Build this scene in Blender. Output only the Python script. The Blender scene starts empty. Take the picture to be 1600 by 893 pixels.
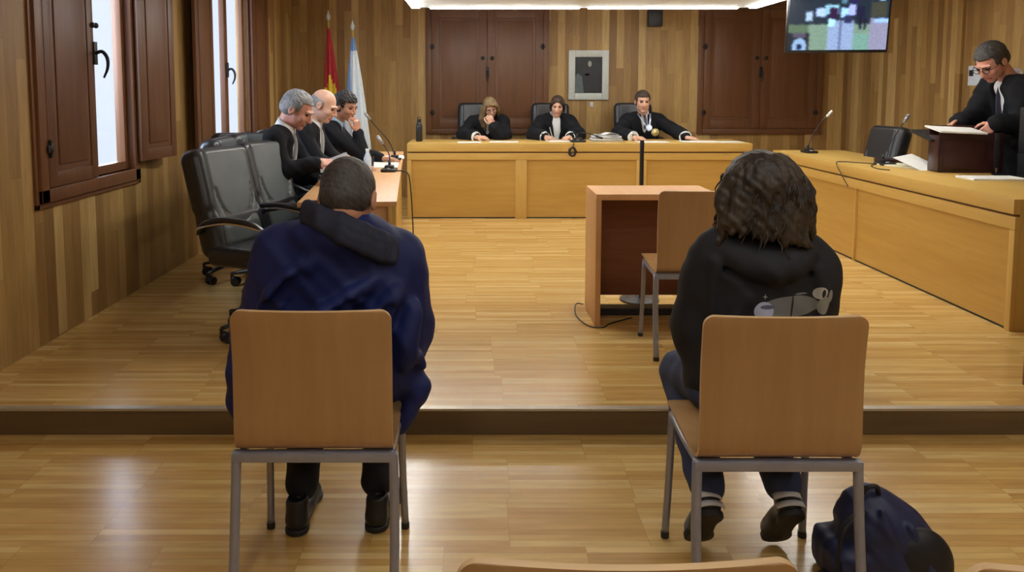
import bpy, bmesh, math, random
import numpy as np
from mathutils import Vector, Matrix, Euler
random.seed(7); np.random.seed(7)
PI = math.pi
S = bpy.context.scene
C = S.collection
V = Vector

# ------------------------------------------------------------------ materials
def srgb(r, g, b):
    f = lambda c: (c/255/12.92) if c/255 <= .04045 else ((c/255+.055)/1.055)**2.4
    return (f(r), f(g), f(b), 1)
class NT:
    def __init__(s, name):
        s.m = bpy.data.materials.new(name); s.m.use_nodes = True
        s.t = s.m.node_tree; s.n = s.t.nodes; s.l = s.t.links
        s.b = s.n['Principled BSDF']
    def node(s, typ, **kw):
        n = s.n.new(typ)
        for k, v in kw.items():
            if k.startswith('i_'):
                n.inputs[k[2:].replace('_', ' ')].default_value = v
            else: setattr(n, k, v)
        return n
    def link(s, a, b): s.l.new(a, b)
    def math(s, op, a, b=None, c=None):
        n = s.n.new('ShaderNodeMath'); n.operation = op
        for i, x in enumerate((a, b, c)):
            if x is None: continue
            if isinstance(x, (int, float)): n.inputs[i].default_value = x
            else: s.l.new(x, n.inputs[i])
        return n.outputs[0]
    def mix(s, f, a, b, blend='MIX'):
        n = s.n.new('ShaderNodeMix'); n.data_type = 'RGBA'; n.blend_type = blend
        for sock, x in ((n.inputs[0], f), (n.inputs[6], a), (n.inputs[7], b)):
            if isinstance(x, (int, float)): sock.default_value = x
            elif isinstance(x, tuple): sock.default_value = x
            else: s.l.new(x, sock)
        return n.outputs[2]
    def ramp(s, f, stops):
        n = s.n.new('ShaderNodeValToRGB'); e = n.color_ramp.elements
        while len(e) < len(stops): e.new(.5)
        for el, (p, c) in zip(e, stops): el.position = p; el.color = c
        s.l.new(f, n.inputs[0]); return n.outputs[0]
    def coord(s):
        return s.n.new('ShaderNodeTexCoord').outputs['Object']
    def sep(s, v):
        n = s.n.new('ShaderNodeSeparateXYZ'); s.l.new(v, n.inputs[0]); return n.outputs
    def comb(s, *a):
        n = s.n.new('ShaderNodeCombineXYZ')
        for i, x in enumerate(a):
            if isinstance(x, (int, float)): n.inputs[i].default_value = x
            else: s.l.new(x, n.inputs[i])
        return n.outputs[0]
    def noise(s, vec, scale, detail=3, rough=.5):
        n = s.n.new('ShaderNodeTexNoise'); n.inputs['Scale'].default_value = scale
        n.inputs['Detail'].default_value = detail; n.inputs['Roughness'].default_value = rough
        s.l.new(vec, n.inputs['Vector']); return n.outputs['Fac']
    def scale(s, vec, sc):
        n = s.n.new('ShaderNodeMapping'); n.inputs['Scale'].default_value = sc
        s.l.new(vec, n.inputs['Vector']); return n.outputs[0]
    def bump(s, h, strength=.3, dist=.005):
        n = s.n.new('ShaderNodeBump'); n.inputs['Strength'].default_value = strength
        n.inputs['Distance'].default_value = dist
        s.l.new(h, n.inputs['Height']); s.l.new(n.outputs[0], s.b.inputs['Normal'])
    def col(s, c):
        if isinstance(c, tuple): s.b.inputs['Base Color'].default_value = c
        else: s.l.new(c, s.b.inputs['Base Color'])
    def rough(s, r):
        if isinstance(r, (int, float)): s.b.inputs['Roughness'].default_value = r
        else: s.l.new(r, s.b.inputs['Roughness'])

def plain(name, c, rough=.5, metal=0, var=.12, sc=30, bump=0, emit=0, spec=None, coat=0, sheen=0, stretch=None):
    t = NT(name); co = t.coord()
    if stretch: co = t.scale(co, stretch)
    nz = t.noise(co, sc)
    dk = tuple(x*(1-var) for x in c[:3])+(1,); lt = tuple(min(1, x*(1+var)) for x in c[:3])+(1,)
    t.col(t.ramp(nz, [(.3, dk), (.7, lt)])); t.rough(rough)
    t.b.inputs['Metallic'].default_value = metal
    if bump: t.bump(nz, bump)
    if spec is not None: t.b.inputs['Specular IOR Level'].default_value = spec
    if coat: t.b.inputs['Coat Weight'].default_value = coat; t.b.inputs['Coat Roughness'].default_value = .15
    if sheen: t.b.inputs['Sheen Weight'].default_value = sheen
    if emit:
        t.b.inputs['Emission Color'].default_value = c; t.b.inputs['Emission Strength'].default_value = emit
    return t.m

def wood(name, a, b, axis='x', rough=.4, sc=1.0, coat=0, contrast=1):
    """a/b light and dark tone, grain along axis"""
    t = NT(name); co = t.coord()
    st = {'x': (1.2, 14, 14), 'y': (14, 1.2, 14), 'z': (14, 14, 1.2)}[axis]
    v = t.scale(co, tuple(x*sc for x in st))
    n1 = t.noise(v, 2.2, 6, .6)
    v2 = t.scale(co, tuple(x*sc*.25 for x in st)); n2 = t.noise(v2, 1.7, 2)
    f = t.math('ADD', t.math('MULTIPLY', n1, .6), t.math('MULTIPLY', n2, .4))
    t.col(t.ramp(f, [(.5-.2/contrast, b), (.5+.2/contrast, a)])); t.rough(rough); t.bump(n1, .06, .002)
    if coat: t.b.inputs['Coat Weight'].default_value = coat; t.b.inputs['Coat Roughness'].default_value = .2
    return t.m

def planks(name, stops, ua, va, uw, vl, rough=.35, grain=14, seam=.35, coat=0, rjit=.1, block=0):
    """staggered boards: ua = axis across the boards, va = axis along them"""
    t = NT(name); co = t.coord(); xyz = t.sep(co)
    ax = {'x': 0, 'y': 1, 'z': 2}
    u = t.math('DIVIDE', xyz[ax[ua]], uw); row = t.math('FLOOR', u)
    wn = t.node('ShaderNodeTexWhiteNoise', noise_dimensions='1D'); t.link(t.math('FLOOR', t.math('DIVIDE', row, block)) if block else row, wn.inputs['W'])
    v = t.math('ADD', t.math('DIVIDE', xyz[ax[va]], vl), t.math('MULTIPLY', wn.outputs[0], 7.3)); cell = t.math('FLOOR', v)
    w2 = t.node('ShaderNodeTexWhiteNoise', noise_dimensions='2D'); t.link(t.comb(row, cell, 0), w2.inputs['Vector'])
    base = t.ramp(w2.outputs[0], stops)
    st = [grain*1.0]*3; st[ax[va]] = 1.0
    off = t.comb(*[t.math('ADD', xyz[i], t.math('MULTIPLY', w2.outputs[0], 9.0)) for i in range(3)])
    g = t.noise(t.scale(off, tuple(st)), 3.5, 5, .65)
    base = t.mix(.55, base, t.ramp(g, [(.25, (.52, .45, .38, 1)), (.62, (1, 1, 1, 1))]), 'MULTIPLY')
    fu = t.math('FRACT', u); fv = t.math('FRACT', v)
    eu = t.math('LESS_THAN', t.math('MINIMUM', fu, t.math('SUBTRACT', 1, fu)), .0012/uw)
    ev = t.math('LESS_THAN', t.math('MINIMUM', fv, t.math('SUBTRACT', 1, fv)), .0012/vl)
    e = t.math('MULTIPLY', t.math('MAXIMUM', eu, ev), seam)
    t.col(t.mix(e, base, (.05, .03, .015, 1)))
    t.rough(t.math('ADD', rough, t.math('MULTIPLY', g, rjit)))
    t.bump(g, .03, .001)
    if coat: t.b.inputs['Coat Weight'].default_value = coat; t.b.inputs['Coat Roughness'].default_value = .18
    return t.m

FLOOR_STOPS = [(0, srgb(196, 154, 88)), (.35, srgb(208, 168, 98)), (.7, srgb(214, 178, 108)), (1, srgb(226, 194, 130))]
WALL_STOPS = [(0, srgb(146, 110, 62)), (.35, srgb(164, 128, 74)), (.7, srgb(178, 142, 84)), (.9, srgb(190, 156, 96)), (1, srgb(206, 174, 114))]
M = {}
M['floor'] = planks('floor_parquet', FLOOR_STOPS, 'y', 'x', .034, .47, .19, 10, .3, coat=.2, rjit=.12, block=9)
M['wall_y'] = planks('wall_planks_side', WALL_STOPS, 'y', 'z', .095, 1.9, .42, 11, .45)
M['wall_x'] = planks('wall_planks_back', WALL_STOPS, 'x', 'z', .095, 1.9, .42, 11, .45)
M['desk'] = wood('desk_beech', srgb(212, 176, 98), srgb(196, 156, 78), 'x', .38)
M['desk_y'] = wood('desk_beech_lengthwise', srgb(212, 176, 98), srgb(196, 156, 78), 'y', .38)
M['desk_z'] = wood('desk_beech_upright', srgb(208, 172, 96), srgb(192, 152, 76), 'z', .38)
M['panel'] = wood('panel_beech', srgb(198, 158, 80), srgb(180, 138, 62), 'x', .42)
M['panel_y'] = wood('panel_beech_lengthwise', srgb(198, 158, 80), srgb(180, 138, 62), 'y', .42)
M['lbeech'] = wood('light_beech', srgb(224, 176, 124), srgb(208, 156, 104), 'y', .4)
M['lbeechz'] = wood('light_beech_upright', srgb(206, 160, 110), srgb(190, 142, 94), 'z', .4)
M['redwood'] = wood('reddish_panel', srgb(140, 84, 52), srgb(118, 66, 40), 'x', .45)
M['ply'] = wood('chair_plywood', srgb(178, 140, 94), srgb(160, 121, 77), 'z', .27, .6)
M['plyedge'] = wood('plywood_edge', srgb(214, 184, 140), srgb(186, 148, 100), 'x', .5)
M['shutter'] = wood('shutter_walnut', srgb(120, 80, 50), srgb(98, 62, 38), 'z', .42)
M['shutter_l'] = wood('shutter_frame', srgb(130, 88, 58), srgb(106, 68, 42), 'z', .38)
M['dark'] = plain('black_iron', (.012, .011, .010, 1), .5)
M['blackp'] = plain('black_plastic', (.015, .015, .017, 1), .38)
M['steel'] = plain('satin_steel', (.30, .31, .37, 1), .36, .45, .05)
M['chrome'] = plain('chrome', (.75, .75, .75, 1), .15, 1, .02)
M['leather'] = plain('black_leather', (.018, .019, .022, 1), .33, var=.2, sc=60, bump=.1, spec=.6)
M['leather_sheen'] = plain('leather_painted_sheen', (.10, .118, .122, 1), .32, var=.15, sc=8, bump=.12, spec=.6)  # grey tone paints the light's sheen onto black leather
M['robe'] = plain('black_robe', (.0065, .007, .0095, 1), .85, var=.25, sc=9, bump=.25, spec=.25)
M['suit'] = plain('dark_suit', (.0075, .008, .011, 1), .85, var=.2, sc=14, bump=.2, spec=.25)
M['white'] = plain('white_shirt', (.78, .79, .8, 1), .7, var=.04, sc=20, bump=.1)
M['blueshirt'] = plain('blue_shirt', (.35, .5, .7, 1), .7, var=.05)
M['lace'] = plain('white_lace', (.75, .77, .75, 1), .85, var=.15, sc=120, bump=.4)
M['paper'] = plain('white_paper', (.82, .82, .79, 1), .7, var=.03)
M['papery'] = plain('cream_paper', (.72, .68, .5, 1), .7, var=.05)
M['greyfile'] = plain('grey_folder', (.34, .34, .34, 1), .5, var=.1)
M['navy'] = plain('navy_jacket', (.011, .019, .10, 1), .6, var=.3, sc=4, bump=.3, spec=.3)
M['navyc'] = plain('dark_collar', (.012, .016, .035, 1), .8, var=.2)
M['navyt'] = plain('navy_trousers', (.007, .009, .016, 1), .85, var=.2)
M['jeans'] = plain('blue_jeans', (.03, .048, .12, 1), .85, var=.35, sc=7, bump=.2)
M['shoe'] = plain('black_shoe', (.008, .009, .011, 1), .42)
M['sole'] = plain('black_sole', (.012, .012, .014, 1), .6)
M['stripe'] = plain('white_stripe', (.6, .62, .66, 1), .6, var=.05)
M['bag'] = plain('navy_nylon', (.016, .024, .08, 1), .5, var=.3, sc=6, bump=.3)
M['bagblack'] = plain('black_nylon', (.007, .008, .012, 1), .55, var=.2)
M['case'] = plain('burgundy_leather', (.04, .012, .012, 1), .38, var=.3, sc=12, bump=.15)
M['step'] = plain('step_riser', srgb(104, 84, 56), .45, var=.15, sc=3, stretch=(.6, 8, 8))
M['nosing'] = plain('step_nosing', (.5, .46, .38, 1), .35, .6, .05)
M['ceiling'] = plain('ceiling_plaster', (.72, .72, .70, 1), .9, var=.03)
M['tray'] = plain('tray_panel', (.74, .77, .76, 1), .6, var=.02)
M['led'] = plain('led_strip', (1, .99, .95, 1), .5, var=0, emit=26)
M['led_fill'] = plain('led_strip_added', (1, .98, .94, 1), .5, var=0, emit=15)
M['ledpanel'] = plain('led_panel', (1, .97, .90, 1), .5, var=0, emit=9)
M['fblack'] = plain('picture_dark', (.012, .016, .018, 1), .3, var=.4, sc=6)
M['frame'] = plain('silver_frame', (.55, .57, .52, 1), .45, .2, .06)
M['yellow'] = plain('flag_yellow', (.62, .42, .02, 1), .75, var=.1)
M['red'] = plain('flag_red', (.33, .012, .015, 1), .75, var=.2)
M['fwhite'] = plain('flag_white', (.62, .68, .72, 1), .75, var=.05)
M['fblue'] = plain('flag_blue', (.14, .26, .5, 1), .75, var=.1)
M['gold'] = plain('gilt_badge', (.6, .5, .22, 1), .4, .5)
M['silver'] = plain('silver_medal', (.42, .46, .55, 1), .35, .7)
M['water'] = plain('clear_plastic', (.6, .68, .8, 1), .1, var=.1)
M['tie'] = plain('tie_fabric', (.05, .04, .07, 1), .6)
M['tiel'] = plain('pale_tie', (.45, .47, .48, 1), .6)
def skin(name, c):
    t = NT(name); n = t.noise(t.coord(), 25, 3)
    t.col(t.ramp(n, [(.3, tuple(x*.88 for x in c[:3])+(1,)), (.7, c)])); t.rough(.5)
    t.b.inputs['Subsurface Weight'].default_value = .08
    t.b.inputs['Subsurface Radius'].default_value = (.01, .004, .002)
    return t.m
M['skin1'] = skin('skin_ruddy', srgb(214, 156, 136))
M['skin2'] = skin('skin_fair', srgb(214, 168, 142))
M['skin3'] = skin('skin_tan', srgb(190, 136, 106))
M['lip'] = plain('lips', srgb(182, 112, 98), .5)
M['eye'] = plain('eyes', (.03, .022, .018, 1), .25)
def hairm(name, a, b, sc=60):
    t = NT(name); co = t.coord()
    n = t.noise(t.scale(co, (1, 1, .35)), sc, 4, .7); n2 = t.noise(co, 9, 2)
    f = t.math('ADD', t.math('MULTIPLY', n, .65), t.math('MULTIPLY', n2, .35))
    t.col(t.ramp(f, [(.36, b), (.62, a)])); t.rough(.55); t.bump(n, .6, .006)
    return t.m
M['h_grey'] = hairm('grey_hair', (.36, .35, .34, 1), (.13, .13, .13, 1))
M['h_salt'] = hairm('dark_grey_hair', (.075, .066, .06, 1), (.022, .02, .02, 1), 90)
M['h_brown'] = hairm('brown_hair', (.055, .038, .024, 1), (.009, .007, .006, 1), 45)
M['h_black'] = hairm('black_hair', (.02, .015, .013, 1), (.006, .005, .005, 1))
M['h_blond'] = hairm('blond_hair', (.26, .17, .07, 1), (.09, .06, .03, 1))
M['h_dbrown'] = hairm('dark_brown_hair', (.07, .04, .025, 1), (.02, .012, .008, 1))

# ------------------------------------------------------------------ mesh helpers
def obj(name, bm, m, parent=None, smooth=False, loc=None, rot=None):
    me = bpy.data.meshes.new(name)
    if isinstance(bm, bmesh.types.BMesh):
        bmesh.ops.recalc_face_normals(bm, faces=bm.faces); bm.to_mesh(me); bm.free()
    else: me = bm
    for mm in (m if isinstance(m, (list, tuple)) else [m]): me.materials.append(M[mm] if isinstance(mm, str) else mm)
    if smooth:
        me.polygons.foreach_set('use_smooth', [True]*len(me.polygons))
        if smooth == 'auto': me.set_sharp_from_angle(angle=math.radians(38))
    o = bpy.data.objects.new(name, me); C.objects.link(o)
    if parent: o.parent = parent
    if loc: o.location = loc
    if rot: o.rotation_euler = rot
    return o
def tag(o, label, cat, group=None, kind=None):
    if label: o['label'] = label
    if cat: o['category'] = cat
    if group: o['group'] = group
    if kind: o['kind'] = kind
    return o
def thing(name, label, cat, loc=(0, 0, 0), rz=0, group=None):
    o = bpy.data.objects.new(name, None); C.objects.link(o); o.location = loc; o.rotation_euler = (0, 0, rz)
    return tag(o, label, cat, group)
def struct(name, bm, m, parent=None, smooth=False):
    o = obj(name, bm, m, parent, smooth); o['kind'] = 'structure'; return o
def dup(root, loc, rz, label=None, group=None):
    r = root.copy(); C.objects.link(r); r.location = loc; r.rotation_euler = (0, 0, rz)
    if label: r['label'] = label
    if group: r['group'] = group
    def rec(a, b):
        for ch in list(a.children):
            c = ch.copy(); C.objects.link(c); c.parent = b; rec(ch, c)
    rec(root, r); return r
def bmn(): return bmesh.new()
def box(bm, lo, hi, bev=0, mat=0, T=None):
    lo, hi = V(lo), V(hi); c = (lo+hi)/2; s = hi-lo
    r = bmesh.ops.create_cube(bm, size=1, matrix=Matrix.Translation(c) @ Matrix.Diagonal((s.x, s.y, s.z, 1)))
    vs = r['verts']; fs = list({f for v in vs for f in v.link_faces})
    for f in fs: f.material_index = mat
    if bev:
        es = list({e for v in vs for e in v.link_edges})
        rr = bmesh.ops.bevel(bm, geom=es, offset=bev, segments=2, profile=.6, affect='EDGES')
        vs = list({v for f in rr['faces'] for v in f.verts} | {v for v in vs if v.is_valid})
        for f in rr['faces']: f.material_index = mat
    if T is not None: bmesh.ops.transform(bm, matrix=T, verts=vs)
    return vs
def cyl(bm, a, b, r, r2=None, seg=16, caps=True):
    a, b = V(a), V(b); d = b-a; L = d.length
    q = d.to_track_quat('Z', 'Y').to_matrix().to_4x4()
    return bmesh.ops.create_cone(bm, cap_ends=caps, segments=seg, radius1=r, radius2=r if r2 is None else r2, depth=L,
        matrix=Matrix.Translation((a+b)/2) @ q)['verts']
def sph(bm, c, r, sx=1, sy=1, sz=1, seg=16):
    return bmesh.ops.create_uvsphere(bm, u_segments=seg, v_segments=max(6, seg//2), radius=r,
        matrix=Matrix.Translation(c) @ Matrix.Diagonal((sx, sy, sz, 1)))['verts']
def smoothpts(pts, n=6):
    """Catmull-Rom through pts"""
    P = [V(p) for p in pts]; P = [P[0]*2-P[1]]+P+[P[-1]*2-P[-2]]; out = []
    for i in range(1, len(P)-2):
        for k in range(n):
            t = k/n; a, b, c, d = P[i-1:i+3]
            out.append(.5*((2*b)+(c-a)*t+(2*a-5*b+4*c-d)*t*t+(3*b-a-3*c+d)*t**3))
    out.append(P[-2]); return out
def tube(bm, pts, r, seg=10, n=6, raw=False, flat=1.0, up=None):
    """r: number or list; flat squeezes the section along 'up'-ish normal"""
    P = [V(p) for p in pts] if raw else smoothpts(pts, n)
    N = len(P); rs = []
    for i in range(N):
        if isinstance(r, (int, float)): rs.append(r)
        else:
            t = i/(N-1)*(len(r)-1); k = min(int(t), len(r)-2); rs.append(r[k]+(r[k+1]-r[k])*(t-k))
    rings = []; prev = V(up) if up else None
    for i, p in enumerate(P):
        d = (P[min(i+1, N-1)]-P[max(i-1, 0)]).normalized()
        if prev is None: prev = V((0, 0, 1)) if abs(d.z) < .9 else V((1, 0, 0))
        s = d.cross(prev)
        if s.length < 1e-6: s = d.orthogonal()
        s.normalize(); u = s.cross(d).normalized(); prev = u
        rings.append([bm.verts.new(p+(s*math.cos(2*PI*k/seg)+u*math.sin(2*PI*k/seg)*flat)*rs[i]) for k in range(seg)])
    for a, b in zip(rings, rings[1:]):
        for k in range(seg): bm.faces.new((a[k], a[(k+1) % seg], b[(k+1) % seg], b[k]))
    bm.faces.new(rings[0][::-1]); bm.faces.new(rings[-1])
def lathe(bm, prof, seg=24, c=(0, 0, 0)):
    rings = []
    for r, z in prof:
        rings.append([bm.verts.new((c[0]+r*math.cos(2*PI*k/seg), c[1]+r*math.sin(2*PI*k/seg), c[2]+z)) for k in range(seg)])
    for a, b in zip(rings, rings[1:]):
        for k in range(seg): bm.faces.new((a[k], a[(k+1) % seg], b[(k+1) % seg], b[k]))
    bm.faces.new(rings[0][::-1]); bm.faces.new(rings[-1])
def prism(bm, poly, y0, y1, mat=0):
    """poly in (x,z), extruded y0..y1"""
    a = [bm.verts.new((x, y0, z)) for x, z in poly]; b = [bm.verts.new((x, y1, z)) for x, z in poly]
    n = len(poly)
    fs = [bm.faces.new(a), bm.faces.new(b[::-1])]+[bm.faces.new((a[i], b[i], b[(i+1) % n], a[(i+1) % n])) for i in range(n)]
    for f in fs: f.material_index = mat

# ------------------------------------------------------------------ signed distance sculpting
class Sculpt:
    def __init__(s, vox): s.vox = vox; s.ops = []; s.post = []
    def cap(s, a, b, ra, rb=None, k=.012, sub=False):
        s.ops.append(('cap', np.array(a, float), np.array(b, float), ra, ra if rb is None else rb, k, sub)); return s
    def chain(s, pts, rs, k=.012, sub=False):
        for i in range(len(pts)-1):
            s.cap(pts[i], pts[i+1], rs[i] if hasattr(rs, '__len__') else rs, rs[i+1] if hasattr(rs, '__len__') else rs, k, sub)
        return s
    def ell(s, c, r, R=None, k=.012, sub=False):
        s.ops.append(('ell', np.array(c, float), np.array(r, float), np.eye(3) if R is None else np.array(R, float), None, k, sub)); return s
    def rbox(s, c, h, rad, R=None, k=.01, sub=False):
        s.ops.append(('rbox', np.array(c, float), np.array(h, float), np.eye(3) if R is None else np.array(R, float), rad, k, sub)); return s
    def warp(s, f): s.post.append(f); return s
    def build(s):
        lo = np.full(3, 1e9); hi = -lo; bbs = []
        for o in s.ops:
            if o[0] == 'cap':
                r = max(o[3], o[4]); a = np.minimum(o[1], o[2])-r; b = np.maximum(o[1], o[2])+r
            else:
                h = o[2]+(o[4] or 0); e = np.abs(o[3]) @ h; a = o[1]-e; b = o[1]+e
            bbs.append((a, b))
            if not o[6]: lo = np.minimum(lo, a); hi = np.maximum(hi, b)
        m = .03; lo -= m; hi += m; vx = s.vox
        n = np.ceil((hi-lo)/vx).astype(int)+1
        F = np.full(n, .06, np.float32)
        ax = [lo[i]+vx*np.arange(n[i]) for i in range(3)]
        for o, (a, b) in zip(s.ops, bbs):
            k = o[5]; mg = k+3*vx+.004
            i0 = np.maximum(0, np.floor((a-mg-lo)/vx).astype(int)); i1 = np.minimum(n, np.ceil((b+mg-lo)/vx).astype(int)+1)
            if (i1 <= i0).any(): continue
            X = ax[0][i0[0]:i1[0], None, None]; Y = ax[1][None, i0[1]:i1[1], None]; Z = ax[2][None, None, i0[2]:i1[2]]
            if o[0] == 'cap':
                p, q = o[1], o[2]; d = q-p; L2 = max(d @ d, 1e-12)
                px, py, pz = X-p[0], Y-p[1], Z-p[2]
                t = np.clip((px*d[0]+py*d[1]+pz*d[2])/L2, 0, 1)
                D = np.sqrt((px-t*d[0])**2+(py-t*d[1])**2+(pz-t*d[2])**2)-(o[3]+t*(o[4]-o[3]))
            else:
                c, h, R = o[1], o[2], o[3]
                px, py, pz = X-c[0], Y-c[1], Z-c[2]
                l = [px*R[0, i]+py*R[1, i]+pz*R[2, i] for i in range(3)]
                if o[0] == 'ell':
                    k0 = np.sqrt(sum((l[i]/h[i])**2 for i in range(3))); k1 = np.sqrt(sum((l[i]/h[i]**2)**2 for i in range(3)))
                    D = k0*(k0-1)/np.maximum(k1, 1e-6)
                else:
                    qv = [np.abs(l[i])-h[i] for i in range(3)]
                    D = np.sqrt(sum(np.maximum(v, 0)**2 for v in qv))+np.minimum(np.maximum(np.maximum(qv[0], qv[1]), qv[2]), 0)-o[4]
            sl = F[i0[0]:i1[0], i0[1]:i1[1], i0[2]:i1[2]]; D = D.astype(np.float32)
            if not o[6]:
                hh = np.maximum(k-np.abs(sl-D), 0)/k
                F[i0[0]:i1[0], i0[1]:i1[1], i0[2]:i1[2]] = np.minimum(sl, D)-hh*hh*k*.25
            else:
                D = -D; hh = np.maximum(k-np.abs(sl-D), 0)/k
                F[i0[0]:i1[0], i0[1]:i1[1], i0[2]:i1[2]] = np.maximum(sl, D)+hh*hh*k*.25
        for f in s.post:
            F = F+f(ax[0][:, None, None], ax[1][None, :, None], ax[2][None, None, :]).astype(np.float32)*(np.abs(F) < .045)
        F[0], F[-1] = .05, .05; F[:, 0], F[:, -1] = .05, .05; F[:, :, 0], F[:, :, -1] = .05, .05
        return nets(F, lo, vx)
def nets(F, lo, vx):
    B = F < 0; n = np.array(F.shape)-1
    cnt = np.zeros(n, np.int8)
    for dx in (0, 1):
        for dy in (0, 1):
            for dz in (0, 1): cnt += B[dx:dx+n[0], dy:dy+n[1], dz:dz+n[2]]
    act = np.argwhere((cnt > 0) & (cnt < 8)); N = len(act)
    idx = np.full(n, -1, np.int64); idx[tuple(act.T)] = np.arange(N)
    acc = np.zeros((N, 3)); w = np.zeros(N)
    cor = [(a, b, c) for a in (0, 1) for b in (0, 1) for c in (0, 1)]
    val = {c: F[act[:, 0]+c[0], act[:, 1]+c[1], act[:, 2]+c[2]] for c in cor}
    for c in cor:
        for d in range(3):
            if c[d] == 0:
                e = list(c); e[d] = 1; e = tuple(e); a, b = val[c], val[e]
                mk = (a < 0) != (b < 0); t = np.where(mk, a/np.where(mk, a-b, 1), 0)
                p = np.tile(np.array(c, float), (N, 1)); p[:, d] = t
                acc[mk] += p[mk]; w += mk
    vs = (act+acc/w[:, None])*vx+lo
    quads = []
    for d in range(3):
        e1, e2 = [(1, 2), (2, 0), (0, 1)][d]
        sl0 = [slice(None)]*3; sl1 = [slice(None)]*3; sl0[d] = slice(0, -1); sl1[d] = slice(1, None)
        ch = B[tuple(sl0)] != B[tuple(sl1)]
        p = np.argwhere(ch); p = p[(p[:, e1] > 0) & (p[:, e2] > 0)]
        p = p[(p[:, e1] < n[e1]) & (p[:, e2] < n[e2])]
        def cell(o1, o2):
            q = p.copy(); q[:, e1] -= o1; q[:, e2] -= o2; return idx[tuple(q.T)]
        q = np.stack([cell(1, 1), cell(0, 1), cell(0, 0), cell(1, 0)], 1)
        ins = B[tuple(p.T)]; q[~ins] = q[~ins][:, ::-1]; quads.append(q)
    return vs, np.concatenate(quads)
def mesh_np(name, vs, q, relax=1):
    me = bpy.data.meshes.new(name)
    if relax:
        for _ in range(relax):
            s = np.zeros_like(vs); c = np.zeros(len(vs))
            for a in range(4):
                np.add.at(s, q[:, a], vs[q[:, (a+1) % 4]]); np.add.at(c, q[:, a], 1)
            vs = vs*.5+.5*s/np.maximum(c, 1)[:, None]
    me.vertices.add(len(vs)); me.vertices.foreach_set('co', vs.astype(np.float32).ravel())
    me.loops.add(q.size); me.loops.foreach_set('vertex_index', q.ravel().astype(np.int32))
    me.polygons.add(len(q)); me.polygons.foreach_set('loop_start', np.arange(0, q.size, 4, dtype=np.int32))
    me.polygons.foreach_set('loop_total', np.full(len(q), 4, dtype=np.int32))
    me.update(calc_edges=True); me.validate()
    me.polygons.foreach_set('use_smooth', [True]*len(me.polygons))
    return me
def sculpt_obj(name, sc, m, parent=None, relax=1, matfn=None):
    vs, q = sc.build(); me = mesh_np(name, vs, q, relax)
    for mm in (m if isinstance(m, (list, tuple)) else [m]): me.materials.append(M[mm])
    if matfn:
        cen = vs[q].mean(1); me.polygons.foreach_set('material_index', matfn(cen).astype(np.int32)); me.update()
    o = bpy.data.objects.new(name, me); C.objects.link(o)
    if parent: o.parent = parent; o.matrix_parent_inverse = Matrix.Identity(4)
    return o
def wob(amp, fx, fy, fz, ph=0):
    return lambda X, Y, Z: amp*np.sin(X*fx+Y*fy+Z*fz+ph)*np.cos(X*fz*.7-Y*fx*.6+Z*fy*.9+ph*2)
# ------------------------------------------------------------------ people
def nrm(v): v = np.array(v, float); return v/np.linalg.norm(v)
def headR(yaw, pitch=0, roll=0):
    y, p, r = map(math.radians, (yaw, pitch, roll))
    f = np.array([math.cos(y), math.sin(y), 0]); rt = np.array([math.sin(y), -math.cos(y), 0]); up = np.array([0, 0, 1.])
    f, up = f*math.cos(p)-up*math.sin(p), up*math.cos(p)+f*math.sin(p)
    rt, up = rt*math.cos(r)+up*math.sin(r), up*math.cos(r)-rt*math.sin(r)
    return np.stack([rt, f, up], 1)
def axes(d, n):
    """d = along, n ~ normal; columns lateral, along, normal"""
    d = nrm(d); w = nrm(np.cross(d, n)); n = np.cross(w, d); return np.stack([w, d, n], 1)
def add_hand(sc, wrist, d, n, thumb, curl=25, spread=1.0, s=1.0, thumb_in=0.0):
    """d towards the fingers, n the back of the hand, thumb = +1/-1 along d x n"""
    A = axes(d, n); W, D, Nn = A[:, 0], A[:, 1], A[:, 2]; w0 = np.array(wrist, float)
    P = lambda a, b, c: w0+(W*a+D*b+Nn*c)*s
    sc.cap(P(0, -.03, 0), P(0, .02, 0), .024*s, .026*s, .01)
    sc.rbox(P(0, .052, 0), np.array([.028, .034, .004])*s, .011*s, A, .012)
    for i, (o, L) in enumerate(((.031, .068), (.0105, .076), (-.0105, .071), (-.031, .056))):
        o *= thumb
        p = P(o, .088-.004*abs(i-1), 0); ang = math.radians(curl*.6); dirb = nrm(D+W*(o*2.2*spread)); rr = .0088
        for j, f in enumerate((.46, .3, .26)):
            dd = dirb*math.cos(ang)-Nn*math.sin(ang); q = p+dd*L*f*s
            sc.cap(p, q, rr*s, rr*.92*s, .004 if j else .007); p = q; rr *= .92; ang += math.radians(curl)
    p = P(.026*thumb, .018, -.004); dirs = [nrm(D*.7+W*thumb*(.75-thumb_in)-Nn*.25), nrm(D*.9+W*thumb*(.35-thumb_in)-Nn*.3), nrm(D+W*thumb*(.05-thumb_in)-Nn*.35)]
    rr = .0125
    for dd, L in zip(dirs, (.042, .033, .028)):
        q = p+dd*L*s; sc.cap(p, q, rr*s, rr*.88*s, .006); p = q; rr *= .88
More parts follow.
